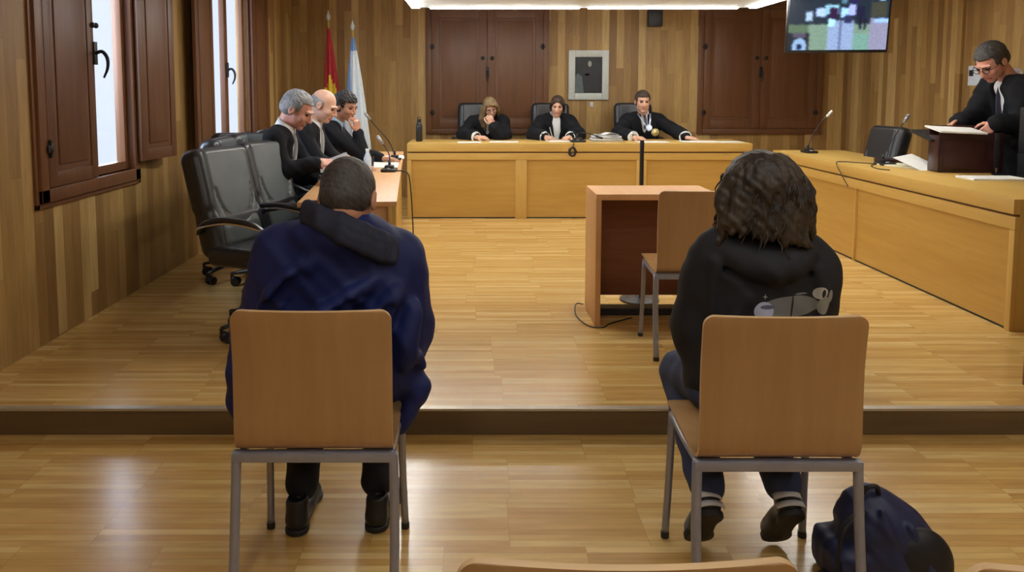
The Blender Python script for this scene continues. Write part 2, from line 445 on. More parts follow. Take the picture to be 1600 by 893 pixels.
def add_head(sc, c, R, s=1.0, jaw=1.0, fat=1.0):
    c = np.array(c, float); P = lambda x, y, z: c+R @ (np.array([x, y, z])*s)
    E = lambda p, r, k=.015, sub=False: sc.ell(P(*p), np.array(r)*s, R, k, sub)
    E((0, -.018, .035), (.074, .093, .082)); E((0, .018, -.015), (.063*fat, .074, .083)); E((0, .012, -.058), (.056*fat*jaw, .066, .045), .02)
    E((0, .062, -.092), (.026*jaw, .022, .018), .02)
    for x in (-1, 1):
        E((x*.036, .060, -.022), (.024*fat, .024, .022), .016)
        E((x*.031, .092, .012), (.018, .016, .011), .010, True)
        E((x*.030, .075, .011), (.0135, .0135, .0125), .004)
        E((x*.079, -.012, -.002), (.010, .021, .032), .006); E((x*.088, -.008, .002), (.006, .012, .018), .004, True)
        sc.cap(P(x*.012, .088, .030), P(x*.046, .074, .028), .009*s, .007*s, .010)
        E((x*.013, .097, -.030), (.008, .010, .008), .006)
    sc.cap(P(0, .090, .014), P(0, .109, -.026), .0085*s, .0115*s, .008)
    sc.cap(P(-.019, .083, -.056), P(.019, .083, -.056), .0065*s, None, .006)
    sc.cap(P(-.016, .081, -.067), P(.016, .081, -.067), .0075*s, None, .006)
    sc.cap(P(-.024, .094, -.0615), P(.024, .094, -.0615), .002*s, None, .003, True)
def head_mat(c, R, s):
    c = np.array(c, float)
    def f(cen):
        l = ((cen-c) @ R)/s; m = np.zeros(len(cen))
        for x in (-1, 1): m[(np.linalg.norm((l-np.array([x*.030, .078, .011]))*np.array([.8, .6, 1.25]), axis=1) < .0115) & (l[:, 1] > .07)] = 1
        m[(np.abs(l[:, 2]+.061) < .0105) & (np.abs(l[:, 0]) < .024) & (l[:, 1] > .074)] = 2
        return m
    return f
def shift_to(o, parent):
    if parent: o.data.transform(Matrix.Translation(-parent.location)); o.parent = parent
    return o
def sobj(name, sc, m, root, relax=1, matfn=None):
    return shift_to(sculpt_obj(name, sc, m, None, relax, matfn), root)
def frame(J):
    up = nrm(np.array(J['neck'])-np.array(J['pel'])); rt = nrm(np.array(J['shR'])-np.array(J['shL']))
    rt = nrm(rt-up*(rt @ up)); return rt, np.cross(up, rt), up
def torso(sc, J, g=0.0, wide=1.0, k=.05, belly=.02):
    rt, fw, up = frame(J); R = np.stack([rt, fw, up], 1); n, p = np.array(J['neck'], float), np.array(J['pel'], float); L = np.linalg.norm(n-p)
    sL, sR = np.array(J['shL'], float), np.array(J['shR'], float)
    sc.cap(sL+(n-sL)*.12, sR+(n-sR)*.12, .062+g, None, k)
    sc.cap(n-up*.06, (sL+n)/2-up*.01, .052+g, .058+g, k); sc.cap(n-up*.06, (sR+n)/2-up*.01, .052+g, .058+g, k)
    sc.ell(n-up*L*.36+fw*.005, ((.165+g)*wide, .112+g, L*.36+g), R, k)
    sc.ell(n-up*L*.72+fw*belly, ((.15+g)*wide, .112+g+belly, L*.32+g), R, k)
    sc.ell(p, ((.16+g)*wide, .115+g, .10+g), R, k)
def sleeves(sc, J, r=(.062, .052, .044), k=.03, cut=1.0):
    for s in 'LR':
        a, b, c = (np.array(J[x+s], float) for x in ('sh', 'el', 'wr')); c = b+(c-b)*cut
        sc.cap(a, b, r[0], r[1], k); sc.cap(b, c, r[1], r[2], k)
def body(root, J, head, hands, skin='skin1', vox=.0042, jaw=1.0, fat=1.0, legs=True):
    sc = Sculpt(vox); hc, R, s = head; n = np.array(J['neck'], float)
    add_head(sc, hc, R, s, jaw, fat)
    hcn = np.array(hc, float)
    sc.cap(hcn+R @ (np.array([0, -.035, -.05])*s), n-(frame(J)[2])*.03, .054*s, .060, .02)
    torso(sc, J, -.022, .9)
    for sd in 'LR':
        a, b, c = (np.array(J[x+sd], float) for x in ('sh', 'el', 'wr'))
        sc.cap(a, b, .044, .036, .02); sc.cap(b, c, .037, .026, .012)
        if legs:
            rt, fw, up = frame(J); h = np.array(J['pel'], float)+rt*(.085 if sd == 'R' else -.085)
            kn, an = np.array(J['kn'+sd], float), np.array(J['an'+sd], float)
            sc.cap(h, kn, .07, .046, .03); sc.cap(kn, an, .046, .033, .02)
    for (sd, d, nn, th, cu, kw) in hands: add_hand(sc, J['wr'+sd], d, nn, th, cu, **kw)
    return sobj('body', sc, [skin, 'eye', 'lip'], root, 1, head_mat(hc, R, s))
def hair_short(root, head, m, g=.009, front=.062, vox=.0035, side=-.02, back=-.05, amp=.0015, fullness=1.0):
    sc = Sculpt(vox); c, R, s = head; c = np.array(c, float); P = lambda x, y, z: c+R @ (np.array([x, y, z])*s)
    sc.ell(P(0, -.020, .037), np.array([.074+g*fullness, .094+g, .082+g])*s, R)
    sc.ell(P(0, -.05, -.01), np.array([.066+g*fullness, .062+g, .06])*s, R, .02)
    # clear the face, the ears and the nape
    sc.rbox(P(0, .13, front-.12), np.array([.11, .085, .11])*s, .01*s, R, .012, True)
    for x in (-1, 1):
        sc.ell(P(x*.09, .03, -.03), np.array([.035, .045, .05])*s, R, .01, True)
        sc.ell(P(x*.086, -.008, -.018), np.array([.016, .024, .036])*s, R, .006, True)
    sc.rbox(P(0, -.03, back-.06), np.array([.12, .14, .055])*s, .005*s, R, .012, True)
    for x in (-1, 1): sc.cap(P(x*.015, .099, .030), P(x*.047, .083, .030), .0042*s, .003*s, .003)
    if amp: sc.warp(wob(amp, 190, 70, 130)); sc.warp(wob(amp, 60, 230, 90, 1))
    return sobj('hair', sc, [m], root)
def glasses(root, head, m='dark'):
    c, R, s = head; c = np.array(c, float); P = lambda x, y, z: V(c+R @ (np.array([x, y, z])*s)-np.array(root.location))
    bm = bmn()
    for x in (-1, 1):
        tube(bm, [P(x*.032+.022*math.cos(a), .106-.004*abs(math.cos(a)), .008+.015*math.sin(a)) for a in np.linspace(0, 2*PI, 13)], .0022*s, 6, 2)
        tube(bm, [P(x*.054, .100, .012), P(x*.074, .06, .012), P(x*.078, -.01, .012)], .002*s, 6, 3)
    tube(bm, [P(-.011, .108, .012), P(0, .11, .014), P(.011, .108, .012)], .002*s, 6, 3)
    return obj('glasses', bm, m, root, True)
def legs_garment(root, J, m, r=(.095, .075, .058), vox=.008, name='trousers', cut=1.0, amp=.003):
    sc = Sculpt(vox); rt, fw, up = frame(J); p = np.array(J['pel'], float)
    sc.ell(p, (.185, .14, .11), np.stack([rt, fw, up], 1), .04)
    for sd in 'LR':
        h = p+rt*(.09 if sd == 'R' else -.09); kn, an = np.array(J['kn'+sd], float), np.array(J['an'+sd], float)
        an = kn+(an-kn)*cut
        sc.cap(h, kn, r[0], r[1], .04); sc.cap(kn, an, r[1], r[2], .025)
    if amp: sc.warp(wob(amp, 20, 35, 45))
    return sobj(name, sc, [m], root)
def shoe(root, heel, toe, m='shoe', sole='sole', up=(0, 0, 1), stripes=False, name='shoe', w=.045, vox=.004):
    h, t = np.array(heel, float), np.array(toe, float); A = axes(t-h, up); L = np.linalg.norm(t-h)
    P = lambda a, b, c: h+A @ np.array([a, b, c])
    sc = Sculpt(vox)
    sc.cap(P(0, .035, .04), P(0, L-.05, .032), .036, .038, .02)
    sc.cap(P(0, L*.5, .03), P(0, L-.045, .028), w*.85, w*.9, .02)
    sc.cap(P(0, .03, .05), P(0, .045, .095), .036, .040, .02)
    sc.rbox(P(0, L/2, -.02), (.1, L, .02), 0, A, .004, True)
    sc.ell(P(0, .045, .13), (.03, .034, .03), A, .004, True)
    o = sobj(name, sc, [m], root)
    s2 = Sculpt(.004)
    s2.cap(P(0, .034, .006), P(0, .034, .018), .037, None, .006); s2.cap(P(0, L-.048, .006), P(0, L-.048, .018), w, None, .006)
    s2.cap(P(0, .034, .012), P(0, L-.048, .012), .030, w*.85, .03)
    s2.rbox(P(0, L/2, -.03), (.1, L, .03), 0, A, .003, True); s2.rbox(P(0, L/2, .052), (.1, L, .03), 0, A, .003, True)
    so = sobj('sole', s2, [sole], root); so.parent = o
    if stripes:
        for z0, z1 in ((.026, .044), (.056, .078)):
            bm = bmn(); n = 14; rings = []
            for i in range(n+1):
                a = PI*1.1+(PI*.8)*i/n; rr = .0455 if z0 < .08 else .0465
                rings.append([bm.verts.new(V(P(rr*math.cos(a), .038+(z-.05)*.3+rr*math.sin(a), z))-root.location) for z in (z0, z1)])
            for a, b in zip(rings, rings[1:]): bm.faces.new((a[0], b[0], b[1], a[1]))
            st = obj('heel_stripe', bm, 'stripe', o, True); md = st.modifiers.new('s', 'SOLIDIFY'); md.thickness = .003; md.offset = 1
    return o
def collar_ring(root, J, m, name='collar', r=.068, h=.03, th=.006, gap=.5, tilt=.02, drop=0):
    """open shirt collar standing round the neck"""
    rt, fw, up = frame(J); n = np.array(J['neck'], float)+up*drop; bm = bmn(); N = 22; rings = []
    for i in range(N+1):
        a = PI/2+gap+(2*PI-2*gap)*i/N
        def pt(rr, z): return V(n+rt*rr*math.cos(a)+fw*(rr*math.sin(a)*.95+.006)+up*(z-tilt*(math.sin(a)))-np.array(root.location))
        rings.append([bm.verts.new(pt(r*x, z)) for x, z in ((.98, -.02), (.93, h), (1.03, h+.004), (1.18, -.018))])
    for a, b in zip(rings, rings[1:]):
        for k in range(4): bm.faces.new((a[k], a[(k+1) % 4], b[(k+1) % 4], b[k]))
    bm.faces.new(rings[0]); bm.faces.new(rings[-1][::-1])
    return obj(name, bm, m, root, True)
def coat(root, J, m, name, g=.012, r=(.075, .066, .06), vox=.0065, cut=.93, v=(.045, .17), wide=1.05, skirt=None, extra=None, amp=.004, lapel=True, k=.045):
    sc = Sculpt(vox); torso(sc, J, g, wide, k); sleeves(sc, J, r, .035, cut)
    rt, fw, up = frame(J); R = np.stack([rt, fw, up], 1); n = np.array(J['neck'], float)
    if extra: extra(sc, rt, fw, up, n)
    sc.cap(n-up*.03, n+up*.10, .064, .075, .006, True)
    if v: sc.ell(n+fw*.14-up*v[1]*.25, (v[0], .12, v[1]), R, .006, True)
    if amp:
        sc.warp(wob(amp, 25, 18, 30)); sc.warp(wob(amp*.5, 60, 50, 40, 2))
    o = sobj(name, sc, [m], root)
    return o
def shirt(root, J, m='white', g=.0, vox=.007):
    sc = Sculpt(vox); torso(sc, J, g-.004, 1.0); rt, fw, up = frame(J); n = np.array(J['neck'], float)
    sc.cap(n-up*.02, n+up*.10, .058, .068, .006, True)
    return sobj('shirt', sc, [m], root)
def cuff(root, J, sd, m='white', r=.042, r2=.046, L=.06, name='cuff', vox=.004, amp=0):
    e, w = np.array(J['el'+sd], float), np.array(J['wr'+sd], float); d = nrm(w-e); sc = Sculpt(vox)
    sc.cap(w-d*(L+.01), w-d*.012, r, r2, .01)
    sc.rbox(w+d*(.02+r2*.5-.012), (.12, r2*.5+.012, .12), 0, axes(d, (0.1, .2, 1)), .004, True)
    if amp: sc.warp(wob(amp, 160, 140, 150))
    return sobj(name, sc, [m], root)
# ------------------------------------------------------------------ room
YB = 10.0; XL = -2.38; XR = 4.80; YF = -3.0; ZC = 3.05; PZ = .12; YS = 3.28
def wall_panel(name, x0, x1, y0, y1, z0, z1, m): bm = bmn(); box(bm, (x0, y0, z0), (x1, y1, z1)); return struct(name, bm, m)
bm = bmn(); box(bm, (XL-.3, YF-.2, -.1), (XR+.3, YB+.3, 0)); struct('floor', bm, 'floor')
bm = bmn(); box(bm, (XL, YS+.02, .001), (XR, YB, PZ)); pf = struct('platform_floor', bm, 'floor')
bm = bmn(); box(bm, (XL, YS, .001), (XR, YS+.019, PZ-.008)); struct('trim_1', bm, 'step')
bm = bmn(); box(bm, (XL, YS-.006, PZ-.010), (XR, YS+.03, PZ+.002), .002); struct('trim_2', bm, 'nosing')
bm = bmn(); box(bm, (XL-.3, YF-.2, ZC), (XR+.3, YB+.3, ZC+.1)); struct('ceiling', bm, 'ceiling')
wall_panel('wall_back', XL-.2, XR+.2, YB, YB+.15, 0, ZC, 'wall_x')
wall_panel('wall_right', XR, XR+.15, YF, YB, 0, ZC, 'wall_y')
wall_panel('wall_front', XL-.2, XR+.2, YF-.15, YF, 0, ZC, 'wall_x')
# left wall with two window openings (built as one mesh with holes)
W1 = (4.20, 5.27); W2 = (6.84, 7.97); WZ0 = .975; WZ1 = 2.72
bm = bmn(); ys = [YF, W1[0], W1[1], W2[0], W2[1], YB]
for i in range(5):
    if i in (1, 3):
        box(bm, (XL-.10, ys[i], 0), (XL, ys[i+1], WZ0)); box(bm, (XL-.10, ys[i], WZ1), (XL, ys[i+1], ZC))
    else: box(bm, (XL-.10, ys[i], 0), (XL, ys[i+1], ZC))
struct('wall_left', bm, 'wall_y')
# right wall pilaster strip beside the light switch
bm = bmn(); box(bm, (XR-.035, 7.62, PZ), (XR, 7.86, ZC), .004); struct('trim_3', bm, 'wall_y')

glass = NT('window_glass')
tr = glass.node('ShaderNodeBsdfTransparent'); gl = glass.node('ShaderNodeBsdfGlossy'); gl.inputs['Roughness'].default_value = .05
tr.inputs[0].default_value = (.9, .93, .97, 1)
mx = glass.node('ShaderNodeMixShader'); mx.inputs[0].default_value = .08
glass.link(tr.outputs[0], mx.inputs[1]); glass.link(gl.outputs[0], mx.inputs[2]); glass.link(mx.outputs[0], glass.n['Material Output'].inputs[0])
M['glass'] = glass.m

def leaf(parent, name, w, h, th=.028, stile=.075, m='shutter', panel=True):
    """raised-panel shutter leaf, origin at hinge bottom, extends +y by w, thickness along x"""
    bm = bmn(); x0, x1 = -th/2, th/2
    if panel:
        box(bm, (x0, 0, 0), (x1, stile, h), .003); box(bm, (x0, w-stile, 0), (x1, w, h), .003)
        box(bm, (x0, stile, 0), (x1, w-stile, stile*1.1), .003); box(bm, (x0, stile, h-stile*1.1), (x1, w-stile, h), .003)
    o = obj(name, bm, m, parent, 'auto')
    bm = bmn(); box(bm, (x0+.006, stile+.002, stile*1.1+.002), (x1-.006, w-stile-.002, h-stile*1.1-.002))
    box(bm, (x0-.002, stile+.035, stile*1.1+.035), (x1+.002, w-stile-.035, h-stile*1.1-.035), .008)
    p = obj('raised_panel', bm, m, o, 'auto'); p['label'] = 'raised wooden field panel'
    return o
def hinge(parent, p, s=1):
    bm = bmn(); cyl(bm, V(p)-V((0, 0, .035*s)), V(p)+V((0, 0, .035*s)), .009, seg=10); sph(bm, V(p)+V((0, 0, .04*s)), .011); sph(bm, V(p)-V((0, 0, .04*s)), .011)
    box(bm, V(p)-V((.004, .025, .02)), V(p)+V((.004, .025, .02)), .002)
    return obj('hinge', bm, 'dark', parent, True)
def lever(parent, p, n=(1, 0, 0), s=1.0):
    """curved iron window handle on a back plate; n = direction into the room"""
    n = V(n); p = V(p); side = V((0, 1, 0)) if abs(n.x) > .5 else V((1, 0, 0)); bm = bmn()
    bm2 = bmn(); q = n*.006
    c = [p+side*.02*a+V((0, 0, .07*b)) for a, b in ((1, 1), (-1, 1), (-1, -1), (1, -1))]
    lo = V([min(v[i] for v in c) for i in range(3)]); hi = V([max(v[i] for v in c) for i in range(3)])
    box(bm, lo-V([abs(x)*.006 for x in n]), hi+V([abs(x)*.008 for x in n]), .003)
    tube(bm, [p+n*.005, p+n*.045*s+V((0, 0, .01)), p+n*.075*s-V((0, 0, .03*s)), p+n*.075*s-V((0, 0, .09*s)), p+n*.05*s-V((0, 0, .15*s))], [.011, .011, .011, .009, .006], 10, 5)
    bm2.free(); return obj('handle', bm, 'dark', parent, True)
def side_window(name, y0, y1, closed_near, closed_far):
    w = thing(name, None, None, (XL, y0, WZ0)); w['kind'] = 'structure'; W = y1-y0; H = WZ1-WZ0
    bm = bmn(); f = .075
    for a, b in (((-.10, -f, -f), (.03, 0, H+f)), ((-.10, W, -f), (.03, W+f, H+f)), ((-.10, -f, -f), (.03, W+f, 0)), ((-.10, -f, H), (.03, W+f, H+f))): box(bm, a, b, .004)
    for a, b in (((-.0, -f-.03, -f-.03), (.014, -f, H+f+.03)), ((-.0, W+f, -f-.03), (.014, W+f+.03, H+f+.03)), ((0, -f-.03, -f-.03), (.014, W+f+.03, -f))): box(bm, a, b, .003)
    obj('window_frame', bm, 'shutter_l', w, 'auto')
    for s in (0, 1):
        a = s*W/2; b = a+W/2; t = .045; bm = bmn()
        for p, q in (((-.07, a+.004, .004), (-.02, a+t, H-.004)), ((-.07, b-t, .004), (-.02, b-.004, H-.004)), ((-.07, a+t, .004), (-.02, b-t, .06)), ((-.07, a+t, H-.06), (-.02, b-t, H-.004))): box(bm, p, q, .003)
        sf = obj('sash', bm, 'shutter_l', w, 'auto')
        bm = bmn(); box(bm, (-.05, a+t, .06), (-.044, b-t, H-.06)); obj('glass_pane', bm, 'glass', sf)
    return w, W, H
w1, W, H = side_window('window_1', W1[0], W1[1], True, False)
l = leaf(w1, 'shutter', W*.52-.01, H-.01); l.location = (.016, .004, .005)
hinge(w1, (.04, .006, .22)); hinge(w1, (.04, .006, H-.22))
lever(w1, (.032, W*.52, H*.44), s=1.0)
bm = bmn(); sph(bm, (.035, W*.5, H*.44+.17), .018, .8); sph(bm, (.035, W*.54, H*.44+.17), .018, .8); obj('catch', bm, 'dark', w1, True)
l = leaf(w1, 'shutter', W*.46, H+.02); l.location = (.05, W+.03, .05); l.rotation_euler = (0, 0, math.radians(-6)); l['label'] = 'shutter leaf folded open against the wall'
w2, W, H = side_window('window_2', W2[0], W2[1], False, False)
lever(w2, (-.01, W*.5, H*.42), s=.9)
l = leaf(w2, 'shutter', W*.5, H); l.location = (.05, -.03, 0); l.rotation_euler = (0, 0, math.radians(180+5))
l = leaf(w2, 'shutter', W*.42, H); l.location = (.05, W+.03, 0); l.rotation_euler = (0, 0, math.radians(-5))
# shuttered windows on the back wall
def back_window(name, x0, x1, z0, z1):
    w = thing(name, None, None, (x0, YB, z0)); w['kind'] = 'structure'; W = x1-x0; H = z1-z0; bm = bmn(); f = .07
    for a, b in (((0, -.035, 0), (f, 0, H)), ((W-f, -.035, 0), (W, 0, H)), ((f, -.035, 0), (W-f, 0, f)), ((f, -.035, H-f), (W-f, 0, H))): box(bm, a, b, .005)
    obj('window_frame', bm, 'shutter', w, 'auto')
    for s in (0, 1):
        lw = (W-2*f)/2-.006; l = leaf(w, 'shutter', lw, H-2*f-.01, .03, .10)
        l.rotation_euler = (0, 0, -PI/2); l.location = (f+.003+s*(lw+.006), -.022, f+.005)
        for z in (.28, H-.55):
            bm = bmn(); x = f+.01 if s == 0 else W-f-.01
            cyl(bm, (x, -.048, z-.035), (x, -.048, z+.035), .011, seg=10); box(bm, (x-.03, -.045, z-.02), (x+.03, -.036, z+.02), .002); obj('hinge', bm, 'dark', w, True)
    lever(w, (W/2, -.04, .80), (0, -1, 0), .8)
    bm = bmn(); sph(bm, (W/2-.06, -.045, .98), .026, 1, .6); sph(bm, (W/2+.06, -.045, .98), .026, 1, .6); obj('catch', bm, 'dark', w, True)
def leaf_fix(): pass
back_window('window_3', -.655, .93, .945, 2.62)
back_window('window_4', 2.86, 4.47, .945, 2.62)

# ------------------------------------------------------------------ ceiling lights
def led_tray(loc, wx, wy, label, group=None, ceil=ZC, led='led'):
    t = thing('ceiling_light', label, 'ceiling light', loc)
    if group: t['group'] = group
    bm = bmn(); box(bm, (-wx/2, -wy/2, 0), (wx/2, wy/2, .07), .006); obj('tray', bm, 'tray', t, 'auto')
    segs = []
    for x in (-wx/2+.05, wx/2-.05):
        segs += [((x-.045, -wy/2+.16, -.014), (x+.045, -.03, .001)), ((x-.045, .03, -.014), (x+.045, wy/2-.10, .001))]
    for y in (-wy/2+.04, wy/2-.04):
        n = 2; a = -wx/2+.2; L = (wx-.5)/n
        for i in range(n): segs.append(((a+i*(L+.1), y-.035, -.014), (a+i*(L+.1)+L, y+.035, .001)))
    for a, b in segs: bm = bmn(); box(bm, a, b, .003); obj('led_strip', bm, led, t)
    for x in (-wx/2+.3, wx/2-.3):
        for y in (-wy/2+.3, wy/2-.3):
            bm = bmn(); cyl(bm, (x, y, .07), (x, y, ceil-loc[2]-.001), .008, seg=8); obj('hanging_rod', bm, 'steel', t)
    return t
TX0, TX1, TY1, TY0, TZ = -.70, 3.00, 8.4, 4.9, 2.40
led_tray(((TX0+TX1)/2, (TY0+TY1)/2, TZ), TX1-TX0, TY1-TY0, 'long pale ceiling tray edged with white light strips over the courtroom')
led_tray((1.1, -.1, 2.75), 3.4, 3.4, 'added unseen ceiling tray whose light strips fill the room from behind the camera', led='led_fill')  # unseen tray, added to bring more light into the room

# ------------------------------------------------------------------ benches
def bench(name, label, L, D, H, stiles, desk='desk', pan='panel', T=None, ends=True, base=.0):
    """judge style bench: local x = length, front face at y = 0 looking -y, depth +y"""
    t = thing(name, label, 'bench')
    bm = bmn(); box(bm, (0, -.012, H-.09), (L, .03, H), .006); box(bm, (0, .025, H-.04), (L, D, H), .004); obj('bench_top', bm, desk, t, 'auto')
    bm = bmn(); box(bm, (.01, .02, H-.105), (L-.01, .04, H-.088)); obj('shadow_gap', bm, 'shutter', t)
    bm = bmn(); box(bm, (0, 0, H-.18), (L, .03, H-.104), .003); obj('front_rail', bm, desk, t, 'auto')
    for x in (0, L-.045): bm = bmn(); box(bm, (x, 0, 0), (x+.045, .03, H-.18), .003); obj('corner_stile', bm, 'desk_z', t, 'auto')
    xs = [.045]
    for s in stiles:
        bm = bmn(); box(bm, (s[0], 0, 0), (s[1], .03, H-.18), .003); obj('stile', bm, 'desk_z', t, 'auto'); xs += [s[0], s[1]]
    xs.append(L-.045)
    for a, b in zip(xs[::2], xs[1::2]):
        bm = bmn(); box(bm, (a, .018, .012), (b, .034, H-.18)); obj('front_panel', bm, pan, t)
        bm = bmn(); box(bm, (a, .016, 0), (b, .033, .012)); obj('plinth', bm, 'dark', t)
    for x in (0, L-.03):
        bm = bmn(); box(bm, (x, .03, 0), (x+.03, D-.03, H-.04), .003); obj('end_panel', bm, 'desk_z', t, 'auto')
    return t
b = bench('judges_bench', "long beech judges' bench across the back of the platform", 3.74, .72, .82,
          ((1.175, 1.30), (2.49, 2.60)))
b.location = (-.756, 8.3, PZ)
b = bench('side_bench', "long beech side bench running along the right, in front of the lawyer", 3.60, .70, .775, ((1.73, 1.745),))
b.rotation_euler = (0, 0, -PI/2); b.location = (3.09, 7.96, PZ)
# nearer bench end peeping in at the right edge
t = thing('bench_end', 'beech bench end just entering the picture at the right edge', 'bench', (2.60, 3.31, PZ))
bm = bmn(); box(bm, (0, 0, 0), (.04, .25, .70), .004); obj('end_panel', bm, 'redwood', t, 'auto')
bm = bmn(); box(bm, (0, -.01, .70), (.95, .26, .735), .004); obj('bench_top', bm, 'desk', t, 'auto')
bm = bmn(); box(bm, (.04, .01, .0), (.95, .03, .70), .002); obj('front_panel', bm, 'redwood', t, 'auto')
# left counsel table
tt = thing('counsel_table', 'long light beech table at the left, with three men in suits seated behind it', 'table', (-1.04, 4.40, PZ), math.radians(4.8))
LT = 3.66; WT = .575
bm = bmn(); box(bm, (0, 0, .72), (WT, LT, .75), .003); obj('table_top', bm, 'lbeech', tt, 'auto')
for y in (.03, LT-.06):
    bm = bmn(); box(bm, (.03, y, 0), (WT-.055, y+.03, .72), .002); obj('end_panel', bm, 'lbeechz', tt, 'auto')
bm = bmn(); box(bm, (WT-.05, .0, 0), (WT-.025, LT, .72), .002); obj('modesty_panel', bm, 'desk_y', tt, 'auto')
bm = bmn(); box(bm, (WT-.024, .0, 0), (WT-.004, .05, .72), .002); obj('front_post', bm, 'desk_z', tt, 'auto')
# witness desk
wt = thing('witness_desk', 'small light beech witness desk with reddish inside, in the middle of the platform', 'desk', (.70, 4.46, PZ))
WW, WD, WH = .72, .42, .79
bm = bmn(); box(bm, (0, 0, WH-.035), (WW, WD, WH), .002); obj('desk_top', bm, 'lbeech', wt, 'auto')
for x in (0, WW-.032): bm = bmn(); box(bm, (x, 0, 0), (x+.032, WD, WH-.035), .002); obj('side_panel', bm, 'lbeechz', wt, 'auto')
bm = bmn(); box(bm, (.032, WD-.05, .09), (WW-.032, WD-.03, WH-.035)); obj('modesty_panel', bm, 'redwood', wt)
bm = bmn(); box(bm, (.05, WD-.20, 0), (WW-.05, WD-.10, .045), .005); tag(obj('power_strip', bm, 'blackp'), 'flat black box on the floor under the witness desk', 'box').location = (.70, 4.46, PZ)

# ------------------------------------------------------------------ plywood chairs
def ply_chair(label, loc, group=None, rz=0):
    """faces +y; origin on floor under the rear bar"""
    t = thing('plywood_chair', label, 'chair', loc, rz); w = .468
    prof = smoothpts([(.375, .462), (.33, .468), (.20, .452), (.09, .440), (.03, .445), (-.004, .466), (-.014, .51), (-.020, .60), (-.028, .70), (-.036, .79), (-.043, .85)], 5)+[V((-.0437, .857, 0)), V((-.0443, .864, 0)), V((-.0448, .870, 0)), V((-.0452, .875, 0)), V((-.0455, .879, 0)), V((-.0458, .8815, 0)), V((-.046, .8825, 0))]
    bm = bmn(); N = 13; th = .011; G = []
    pts = [(p.x, p.y) for p in [V((a[0], a[1], 0)) for a in prof]]
    n = len(pts)
    for side in (0, 1):
        g = []
        for i, (y, z) in enumerate(pts):
            a = pts[max(i-1, 0)]; b = pts[min(i+1, n-1)]; ty, tz = b[0]-a[0], b[1]-a[1]; l = math.hypot(ty, tz); ny, nz = -tz/l, ty/l
            f = min(1, max(0, (z-.52)/.2)); row = []
            for j in range(N):
                u = -1+2*j/(N-1); hw = w/2
                dz = z-.8525
                if dz > 0: hw -= .030-math.sqrt(max(0, .030**2-dz*dz))
                if i <= 1: hw -= [.02, .006][i]
                bow = (.018*u*u)*f; zz = z
                row.append(bm.verts.new((u*hw, y+bow+ny*th*side*-1, zz+nz*th*side*-1)))
            g.append(row)
        G.append(g)
    for s in (0, 1):
        for i in range(n-1):
            for j in range(N-1): bm.faces.new((G[s][i][j], G[s][i][j+1], G[s][i+1][j+1], G[s][i+1][j])).material_index = 0
    def rim(a): 
        for p, q in zip(a, a[1:]): bm.faces.new((p[0], q[0], q[1], p[1])).material_index = 1
    rim([(G[0][i][0], G[1][i][0]) for i in range(n)]); rim([(G[0][i][-1], G[1][i][-1]) for i in range(n)])
    rim([(G[0][0][j], G[1][0][j]) for j in range(N)]); rim([(G[0][-1][j], G[1][-1][j]) for j in range(N)])
    sh = obj('seat_shell', bm, ['ply', 'plyedge'], t, 'auto')
    sh['label'] = 'one-piece bent plywood seat and back'
    bm = bmn(); box(bm, (-w/2-.010, -.012, .418), (w/2+.010, .020, .446), .003); obj('rear_bar', bm, 'steel', t, 'auto')
    bm = bmn(); box(bm, (-w/2+.02, .30, .418), (w/2-.02, .325, .443), .003); obj('front_bar', bm, 'steel', t, 'auto')
    for s in (-1, 1):
        bm = bmn(); tube(bm, [(s*(w/2), .004, .442), (s*(w/2+.004), -.012, .25), (s*(w/2+.004), -.05, .012)], .0145, 14, 5)
        lg = obj('leg', bm, 'steel', t, True)
        bm = bmn(); cyl(bm, (s*(w/2+.004), -.051, 0), (s*(w/2+.004), -.049, .02), .016); obj('foot_cap', bm, 'blackp', lg, 'auto')
        bm = bmn(); tube(bm, [(s*(w/2-.008), .0, .430), (s*(w/2-.008), .18, .430), (s*(w/2-.008), .33, .445)], .011, 10, 3); obj('side_rail', bm, 'steel', t, True)
        bm = bmn(); tube(bm, [(s*(w/2-.008), .325, .44), (s*(w/2-.006), .34, .22), (s*(w/2), .355, .012)], .0125, 12, 5)
        lg = obj('leg', bm, 'steel', t, True)
        bm = bmn(); cyl(bm, (s*(w/2), .355, 0), (s*(w/2), .355, .02), .0145); obj('foot_cap', bm, 'blackp', lg, 'auto')
    return t
GC = 'plywood chairs with steel legs'
pc = ply_chair('plywood chair with steel legs, under the man in the navy jacket', (-.483, 2.205, 0), GC)
pc['group'] = GC
dup(pc, (.876, 2.15, 0), 0, 'plywood chair with steel legs, under the person in the black hoodie', GC)
dup(pc, (1.168, 3.93, PZ), 0, 'empty plywood chair on the platform, pulled up to the witness desk', GC)
dup(pc, (.206, 1.018, 0), 0, 'plywood chair whose curved top edge cuts across the bottom of the picture', GC)
dup(pc, (.890, 1.005, 0), 0, 'plywood chair whose top edge just shows in the bottom right corner', GC)

